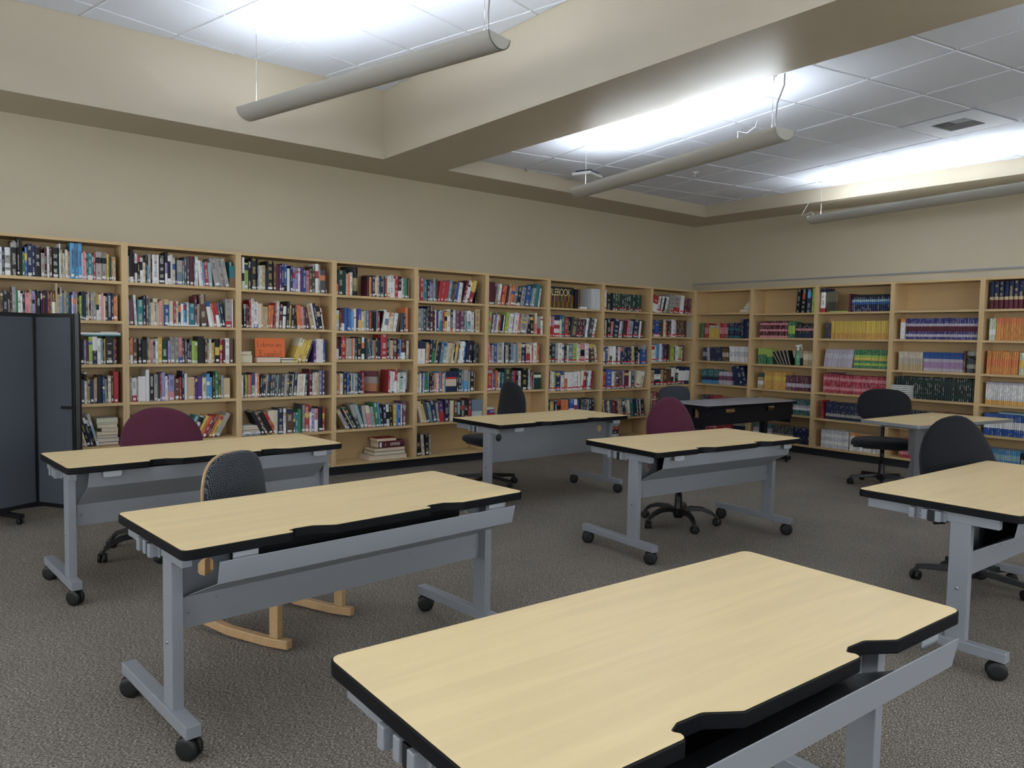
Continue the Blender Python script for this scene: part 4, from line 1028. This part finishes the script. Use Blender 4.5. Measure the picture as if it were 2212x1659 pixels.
for (case, row), segs in TB.items():
    zs = BZ[int(case[1])]; z = (zs+(.12,))[row-1]+.0008; W_ = BW-.051
    for f0, f1, n, h, c, bands, lean, wd in segs:
        a = math.radians(lean); x0, x1 = .0255+f0*W_, .0255+f1*W_-.001
        if a < 0: x0 += h*math.sin(-a)*.45
        if a > 0: x1 -= h*math.sin(a)*.7
        step = (x1-x0)/n; t = (step*math.cos(a)-.0008)*(.88 if n > 3 else 1)
        if lean == -32: t = .0055
        base = PALL[c]; hh0 = h
        for q in range(n):
            aa = a
            if lean == -32: aa = math.radians(-38+24*q/(n-1))
            if lean == -12: aa = math.radians(-14+12*q/(n-1))
            hh = h+R.uniform(-.0015, .0015)+(R.random() < .04)*.006
            kv = 1+R.uniform(-.16, .14); cc = tuple(min(1, v*kv) for v in base)
            if lean == -32: cc = PALL['E'] if q % 1 == 0 and q % 2 else PALL['k']
            bd = []
            if bands:
                m_ = len(bands); bd = [(i/m_, (i+1)/m_, tuple(v*kv for v in PALL[ch])) for i, ch in enumerate(bands)]
                bd = [b_ for b_, ch in zip(bd, bands) if ch != c]
            M = T(x0+q*step, (.045 if n > 2 else .02)+(R.random() < .1)*R.uniform(0, .012), z+(t*math.sin(aa) if aa > 0 else 0)) @ RY(aa)
            ink = lin('D9C27C') if (case, row) == ('B5', 1) else (lin('CFCBC0') if c in DARK else lin('5A5048'))
            gl = f'{wd} textbook in the {wd} row, {ROWN[row]}, {BCN[case]}' if n > 1 else f'{wd}, {ROWN[row]}, {BCN[case]}'
            if n > 1:
                gw = gl.split()
                if len(gw) > 16: gl = f'{wd} textbook in a row, {ROWN[row]}, {BCN[case]}'
                if len(gl.split()) > 16: gl = f'{wd} textbook, {ROWN[row]}, {BCN[case]}'
            lb = ''
            if wd.endswith('orange label'): lb = 'O'
            if wd.endswith('blue label'): lb = 'B'
            record('textbook', case, row, M, max(.004, t), hh, min(.22, hh*.82), cc, c, bd, ink if R.random() < .8 else None, lb, None, hard=(case, row) in (('B5', 1), ('B4', 4), ('B3', 1)), lean=aa, tlabel=gl.replace('bookend like', 'slim upright book'), tgroup=f'{wd} textbooks on the {ROWN[row]}, {BCN[case]}' if n > 1 else None)
# top row of the third case from the corner: uniform magazines whose spines make one big word
zs = AZ[3][0]+.0008
for q in range(17):
    t = .0235; x = .0255+.005+q*(t+.0008)
    gold = lin('A98F4A'); bd = [(.02, .30, lin('5A4424') if q % 3 else lin('8A6A30')), (.30, .62, lin(['6B5A30', '8C3A22', '2A2D34', '94702E', '3E4A63'][q % 5])), ]
    record('library_book', 'A3', 1, T(x, .03, zs), t, .262, .2, lin('1B1D26'), 'k', bd, None, '', None, hard=False)
for q in range(5):
    x = .0255+.60+.13+q*.033-.0
    record('library_book', 'A3', 1, T(x, .03, zs), .030, .27, .21, PALL['W'], 'w', [], None, '', None, hard=False)
record('library_book', 'A3', 1, T(.0255+.475, .06, zs), .055, .25, .2, lin('17181C'), 'k', [], None, '', None, hard=True)
record('library_book', 'A3', 1, T(.0255+.535, .03, zs+.028) @ RY(PI/2), .028, .12, .15, PALL['w'], 'w', [], None, '', None, flat=True, side='p')
record('library_book', 'B3', 1, T(.0255+.15, -.0, BZ[3][0]+.012) @ RY(PI/2), .011, .24, .17, PALL['l'], 'l', [], None, '', None, flat=True, side='s')
record('library_book', 'B3', 5, T(.0255+.25, .03, BZ[3][3]+.264) @ RY(PI/2), .02, .3, .17, PALL['q'], 'q', [], None, '', None, flat=True, side='s') if False else None
record('library_book', 'B5', 5, T(.0255+.18, .05, BZ[5][4]+.235+.02) @ RY(PI/2), .018, .25, .17, PALL['a'], 'a', [], None, '', None, flat=True, side='s')
record('library_book', 'B3', 4, T(.0255+.13, .06, BZ[3][3]+.258) @ RY(PI/2), .012, .24, .15, PALL['q'], 'q', [], None, '', None, flat=True, side='s')

# ---- which books are single things
SPAN = (-.2, 2212.2)
def frame_x(p):
    cx, cy, cz, yaw, pit, rol, f = CAM
    fw = Vector((math.cos(yaw)*math.cos(pit), math.sin(yaw)*math.cos(pit), math.sin(pit))); rt = Vector((math.sin(yaw), -math.cos(yaw), 0)); up = rt.cross(fw)
    r2 = rt*math.cos(rol)+up*math.sin(rol); u2 = -rt*math.sin(rol)+up*math.cos(rol); d = p-CAMV
    return 1106+f*d.dot(r2)/d.dot(fw), 829.5-f*d.dot(u2)/d.dot(fw)
def hidden(b):
    x, y = frame_x(b['M'] @ Vector((b['t']/2, 0, b['h']*.6)))
    if x < 2 or x > 2208: return True
    if x < 162 and y > 668: return True               # behind the partition
    if x < 740 and y > 962: return True               # behind the near tables
    if 270 < x < 425 and y > 905: return True         # behind the maroon chair
    if 1076 < x < 1136 and y > 845: return True
    if 1000 < x < 1340 and 892 < y < 985: return True
    if 1500 < x < 1712 and 872 < y < 935: return True
    if 1396 < x < 1480 and y > 868: return True
    if x > 1862 and y > 905 and x < 2190: return True
    return False
for b in BOOKS: b['hid'] = hidden(b)
order = sorted((b for b in BOOKS if not b['hid']), key=lambda b: -b['vis'])
single = {}
for kind in ('library_book', 'textbook'):
    for b in [b for b in order if b['kind'] == kind][:300]: b['one'] = True
def book_geos(b):
    lo = cover_geo(b['t'], b['h'], b['d'], b['c'], b['ink'], b['bands'], b['hard'])
    return lo
def pages_geo(b):
    bt = min(.0028, b['t']*.14); pc = WHITE if (b['c'][0] > .5 and not b['hard']) or b.get('side') == 'P' else CREAM
    o = .003 if b['hard'] else .0004
    pc = tuple(v*(1+R.uniform(-.08, .06)) for v in pc)
    return geo_box(bt, b['t']-bt, .006, b['d']-(.004 if b['hard'] else -.0003), o, b['h']-o, pc)
def label_geo(b):
    L = b['label']; t = b['t']
    if not L: return []
    if L == 'O': return [geo_box(t*.2, t*.8, -.001, .004, .17, .25, lin('B8472A'))]
    if L == 'B': return [geo_box(t*.12, t*.88, -.001, .004, .19, .27, lin('62A6DC'))]
    z0 = .012+(hash((round(t, 4), round(b['h'], 4))) % 5)*.0008
    rr = R.random(); z0 = .006+rr*.010; wl = .10+.14*((rr*7.3) % 1)
    g = [geo_box(t*wl, t*(1-wl), -.0008, .003, z0, z0+.017+.006*((rr*3.1) % 1), tuple(v*(.80+.18*rr) for v in WHITE))]
    if L == 'r': q_ = .004+.012*rr; g = [geo_box(t*.08, t*.92, -.0008, .003, q_+.016, q_+.032, RED), geo_box(t*wl, t*(1-wl), -.0008, .003, q_, q_+.014, tuple(v*.85 for v in WHITE))]
    return g
# lettering strokes for the few spine titles one can read
def text_child(parent, s, size, m, M, squash=1.0):
    cu = bpy.data.curves.new('title_lettering', 'FONT'); cu.body = s; cu.size = size; cu.extrude = .0002; cu.align_x = 'CENTER'; cu.align_y = 'CENTER'
    tmp = bpy.data.objects.new('tmp', cu); col.objects.link(tmp)
    me = bpy.data.meshes.new_from_object(tmp.evaluated_get(bpy.context.evaluated_depsgraph_get()))
    bpy.data.objects.remove(tmp)
    o = bpy.data.objects.new('title_lettering', me); me.materials.clear(); me.materials.append(MATS[m]); col.objects.link(o)
    o.parent = parent; o.matrix_local = M @ Matrix.Diagonal((squash, 1, 1, 1))
    return o

ORD = ['first', 'second', 'third', 'fourth', 'fifth', 'sixth', 'seventh', 'eighth', 'ninth', 'tenth', 'eleventh', 'twelfth', 'thirteenth', 'fourteenth', 'fifteenth', 'sixteenth', 'seventeenth', 'eighteenth', 'nineteenth', 'twentieth']
SHORT = {9: 'bookcase behind the partition', 8: 'bookcase behind the maroon chair', 7: 'bookcase with the orange sign', 6: 'bookcase after the orange sign', 5: 'fifth bookcase from corner', 4: 'fourth bookcase from corner', 3: 'third bookcase from corner', 2: 'second bookcase from corner', 1: 'corner bookcase'}
rows_ = {}
for b in BOOKS:
    if b['kind'] == 'library_book': rows_.setdefault((b['case'], b['row']), []).append(b)
cand = {}
for key, bs in rows_.items():
    bs.sort(key=lambda b: (CASE[b['case']].inverted() @ b['M'].translation).x)
    for i, b in enumerate(bs):
        t, h = b['t'], b['h']
        sz = 'slim' if t < .015 else ('thick' if t > .037 else ('tall' if h > .262 else ('short' if h < .195 else '')))
        if b.get('flat'): sz = 'flat lying'
        elif abs(b['lean']) > .08: sz = 'leaning'
        cn = CN.get(b['cn'], 'grey'); row = ROWN[b['row']]
        if key[0][0] == 'A': cs = SHORT[int(key[0][1])]
        else: cs = BCN[key[0]]
        pv = CN.get(bs[i-1]['cn'], '') if i else ''; nx = CN.get(bs[i+1]['cn'], '') if i+1 < len(bs) else ''
        if b.get('facelabel'): L = [b['facelabel']]
        else:
            A = ' '.join(w_ for w_ in (sz, cn, 'book') if w_)
            L = [f'{A}, {row}, {cs}']
            if b.get('text'): L.insert(0, f'{cn} book titled {b["text"].capitalize()}, {row}, {cs}')
            if pv: L.append(f'{A} next after {pv} one, {row}, {cs}')
            if pv and nx: L.append(f'{A} between {pv} and {nx}, {row}, {cs}')
            if pv and nx and i > 1: L.append(f'{A} between {pv} and {nx}, past {CN.get(bs[i-2]["cn"], "grey")}, {row}, {cs}')
        b['cands'] = L
        for q in L: cand[q] = cand.get(q, 0)+1
used = set()
def final_label(b):
    for q in b['cands']:
        if cand[q] == 1 and q not in used and len(q.split()) <= 16: used.add(q); return q, True
    q = b['cands'][-1] if len(b['cands'][-1].split()) <= 16 else b['cands'][0]
    return q, False
by = {}
rest = {'library_book': [], 'textbook': []}
dupe = {}
for b in BOOKS:
    if not b.get('one'):
        if b.get('hid') and b['kind'] == 'library_book' and b['case'] == 'A9' and frame_x(b['M'].translation)[0] < -60: continue
        for g in [cover_geo(b['t'], b['h'], b['d'], b['c'], b['ink'], b['bands'], b['hard']), pages_geo(b)]+label_geo(b):
            rest[b['kind']].append((*g, b['M']))
        continue
    me = to_mesh(b['kind'], [cover_geo(b['t'], b['h'], b['d'], b['c'], b['ink'], b['bands'], b['hard'])])
    o = bpy.data.objects.new(b['kind'], me); col.objects.link(o); o.matrix_world = b['M']
    pg = bpy.data.objects.new('pages', to_mesh('pages', [pages_geo(b)])); col.objects.link(pg); pg.parent = o
    lg = label_geo(b)
    if lg:
        l_ = bpy.data.objects.new('spine_label', to_mesh('spine_label', lg)); col.objects.link(l_); l_.parent = o
        if b['label'] == 'r': l_['label'] = 'red and white spine label'
    if b['kind'] == 'library_book':
        q, ok = final_label(b)
        if not ok:
            dupe[q] = dupe.get(q, 0)+1; nth = dupe[q]
            if nth > 1:
                i = rows_[(b['case'], b['row'])].index(b)
                q2 = q.split(',')[0]+f', {ORD[min(19, i)]} along, '+','.join(q.split(',')[1:]).strip()
                q = q2 if len(q2.split()) <= 16 else f'{CN.get(b["cn"], "grey")} book, {ORD[min(19, i)]} along, {ROWN[b["row"]]}, {SHORT.get(int(b["case"][1]), "")}'
        if len(q.split()) > 16: q = min(b['cands'], key=lambda z_: len(z_.split()))
        if len(q.split()) > 16: q = ' '.join(q.split()[:16]).rstrip(',')
        tag(o, q, 'book', f'library books, {ROWN[b["row"]]}, {SHORT[int(b["case"][1])]}' if b['case'][0] == 'A' else 'loose books among the textbooks')
        if b['text']:
            h = b['h']; dk = b['cn'] in DARK
            mt = 'title_white' if dk else 'title_black'
            if b['text'] == 'SOURCE': mt = 'title_gold'
            s_ = min(b['t']*.62, h*.62/(.62*len(b['text'])))
            text_child(o, b['text'], s_, mt, T(b['t']/2, -.0012, h*.56) @ RX(PI/2) @ RZ(-PI/2))
        if b.get('facetext'):
            text_child(o, b['facetext'], b['t']*.55, 'title_gold' if b['cn'] == 'k' else 'title_white', T(b['t']/2, -.0012, b['h']*.5) @ RX(PI/2) @ RZ(-PI/2))
    else:
        tag(o, b['tlabel'], 'book', b['tgroup'])
for kind, gs in rest.items():
    o = bpy.data.objects.new('library_books' if kind[0] == 'l' else 'textbooks', to_mesh(kind+'_rows', gs)); col.objects.link(o)
    tag(o, 'smaller showing assorted library books filling the rest of the long wall shelves' if kind[0] == 'l' else 'smaller showing class set textbooks filling the rest of the other wall', 'books', None, 'stuff')

# one big word across the magazine spines
wd_ = bpy.data.curves.new('big', 'FONT'); wd_.body = 'RLEBOOK'; wd_.size = .125; wd_.extrude = .0003; wd_.space_character = .86; wd_.align_x = 'LEFT'; wd_.align_y = 'CENTER'
tmp = bpy.data.objects.new('tmp', wd_); col.objects.link(tmp)
me = bpy.data.meshes.new_from_object(tmp.evaluated_get(bpy.context.evaluated_depsgraph_get())); bpy.data.objects.remove(tmp)
me.materials.clear(); me.materials.append(MATS['title_gold'])
# the printed word belongs to the row of magazines, printed across their spines
hosts = [o for o in scn.objects if o.name.startswith('library_book') and o.type == 'MESH' and o.parent is None and not o.get('kind') and abs((CASE['A3'].inverted() @ o.matrix_world.translation).z-zs) < .002 and -.1 < (CASE['A3'].inverted() @ o.matrix_world.translation).x < .35]
bw = bpy.data.objects.new('title_lettering', me); col.objects.link(bw)
Mw = CASE['A3'] @ T(.0255+.0, .0288, zs+.19) @ RX(PI/2) @ Matrix.Diagonal((.72, 1, 1, 1))
host = hosts[0] if hosts else bpy.data.objects['library_books']
bpy.context.view_layer.update()
bw.parent = host; bw.matrix_local = host.matrix_world.inverted() @ Mw

# ------------------------------------------------------------------ orange hand lettered sign
sg = empty('paper_sign', (-7*BW+.0255+.15, .055, AZ[7][2]+.001), 0, label='orange paper sign hand lettered in Spanish, propped on a shelf', cat='sign')
SWd, SHt = .29, .235
MB().box(0, SWd, 0, .0012, 0, SHt, RX(-.06)).build('paper', 'sign_orange', sg)
def strokes(lines):
    mb = MB()
    for pts in lines:
        mb.tube([(x, 0, z) for x, z in pts], .0016, 6)
    return mb
def arc(cx, cz, rx, rz, a0, a1, n=10):
    return [(cx+rx*math.cos(math.radians(a0+(a1-a0)*k/n)), cz+rz*math.sin(math.radians(a0+(a1-a0)*k/n))) for k in range(n+1)]
h1 = [[(.0, .055), (.0, .0), (.028, .003)], [(.04, .03), (.04, .0)], [(.04, .042), (.041, .044)],
      [(.058, .055), (.058, .0)], arc(.069, .013, .011, .013, 180, -180), [(.092, .028), (.092, .0)], arc(.102, .016, .010, .012, 180, 40, 6),
      arc(.125, .014, .012, .014, 90, 450), [(.158, .028), (.146, .024), (.144, .017), (.158, .011), (.156, .002), (.143, .0)],
      [(.180, .014), (.202, .015)]+arc(.191, .013, .011, .013, 10, 320, 8), [(.210, .027), (.210, .0)], arc(.220, .014, .010, .012, 180, 0, 6)+[(.230, .0)]]
h2 = [[(.0, .055), (.05, .055)], [(.025, .055), (.025, .0)], [(.0, .0), (.05, .0)], [(.012, .03), (.04, .03)],
      [(.078, .028), (.066, .025), (.064, .018), (.078, .011), (.076, .002), (.062, .0)], [(.092, .027), (.092, -.022)], arc(.104, .014, .012, .013, 180, -170),
      arc(.135, .013, .012, .013, 60, 350), [(.147, .027), (.148, .0)], [(.160, .027), (.160, .0)], arc(.171, .015, .011, .012, 180, 0, 6)+[(.182, .0)], [(.162, .043), (.168, .047), (.176, .043), (.183, .047)],
      arc(.202, .014, .012, .014, 90, 450), [(.226, .055), (.226, .0)]]
for ln, zz in ((h1, .150), (h2, .062)):
    a_ = strokes(ln); MB().add(a_.v, a_.f, RX(-.06) @ T(.022, -.0006, zz)).build('hand_lettering', 'ink_black', sg)

# ------------------------------------------------------------------ spray bottle
sb = empty('spray_bottle', tuple((CASE['B2'] @ T(.0255+.665*(BW-.051)-.02, .0, 0)).translation), -PI/2+.2, label='translucent green spray bottle with white trigger head standing on a textbook shelf', cat='bottle')
sb.location.x = -.0+.015; sb.location.y = -1.652; sb.location.z = BZ[2][2]+.001; sb.location.x = .045
MB().lathe([(.0, 0), (.033, 0), (.036, .004), (.036, .125), (.034, .14), (.022, .165), (.015, .18), (.013, .20), (.0, .20)], 24).build('bottle', 'bottle_green', sb)
MB().lathe([(.0, .195), (.016, .195), (.016, .225), (.011, .23), (.0, .23)], 16).build('collar', 'bottle_cap', sb)
hd = MB().prism(rounded([(-.035, .262, .004), (.045, .278, .006), (.05, .262, .004), (.018, .252, .006), (.012, .226, .002), (-.012, .226, .002), (-.010, .246, .008), (-.035, .25, .003)], .004), -.010, .010, RX(PI/2))
hd.build('spray_head', 'bottle_cap', sb, bevel=.002)
MB().prism([(.028, .256), (.04, .256), (.062, .215), (.056, .212)], -.006, .006, RX(PI/2)).build('trigger', 'bottle_cap', sb, bevel=.001)
print('books', len(BOOKS), 'single', sum(1 for b in BOOKS if b.get('one')), 'library', sum(1 for b in BOOKS if b['kind'] == 'library_book'))
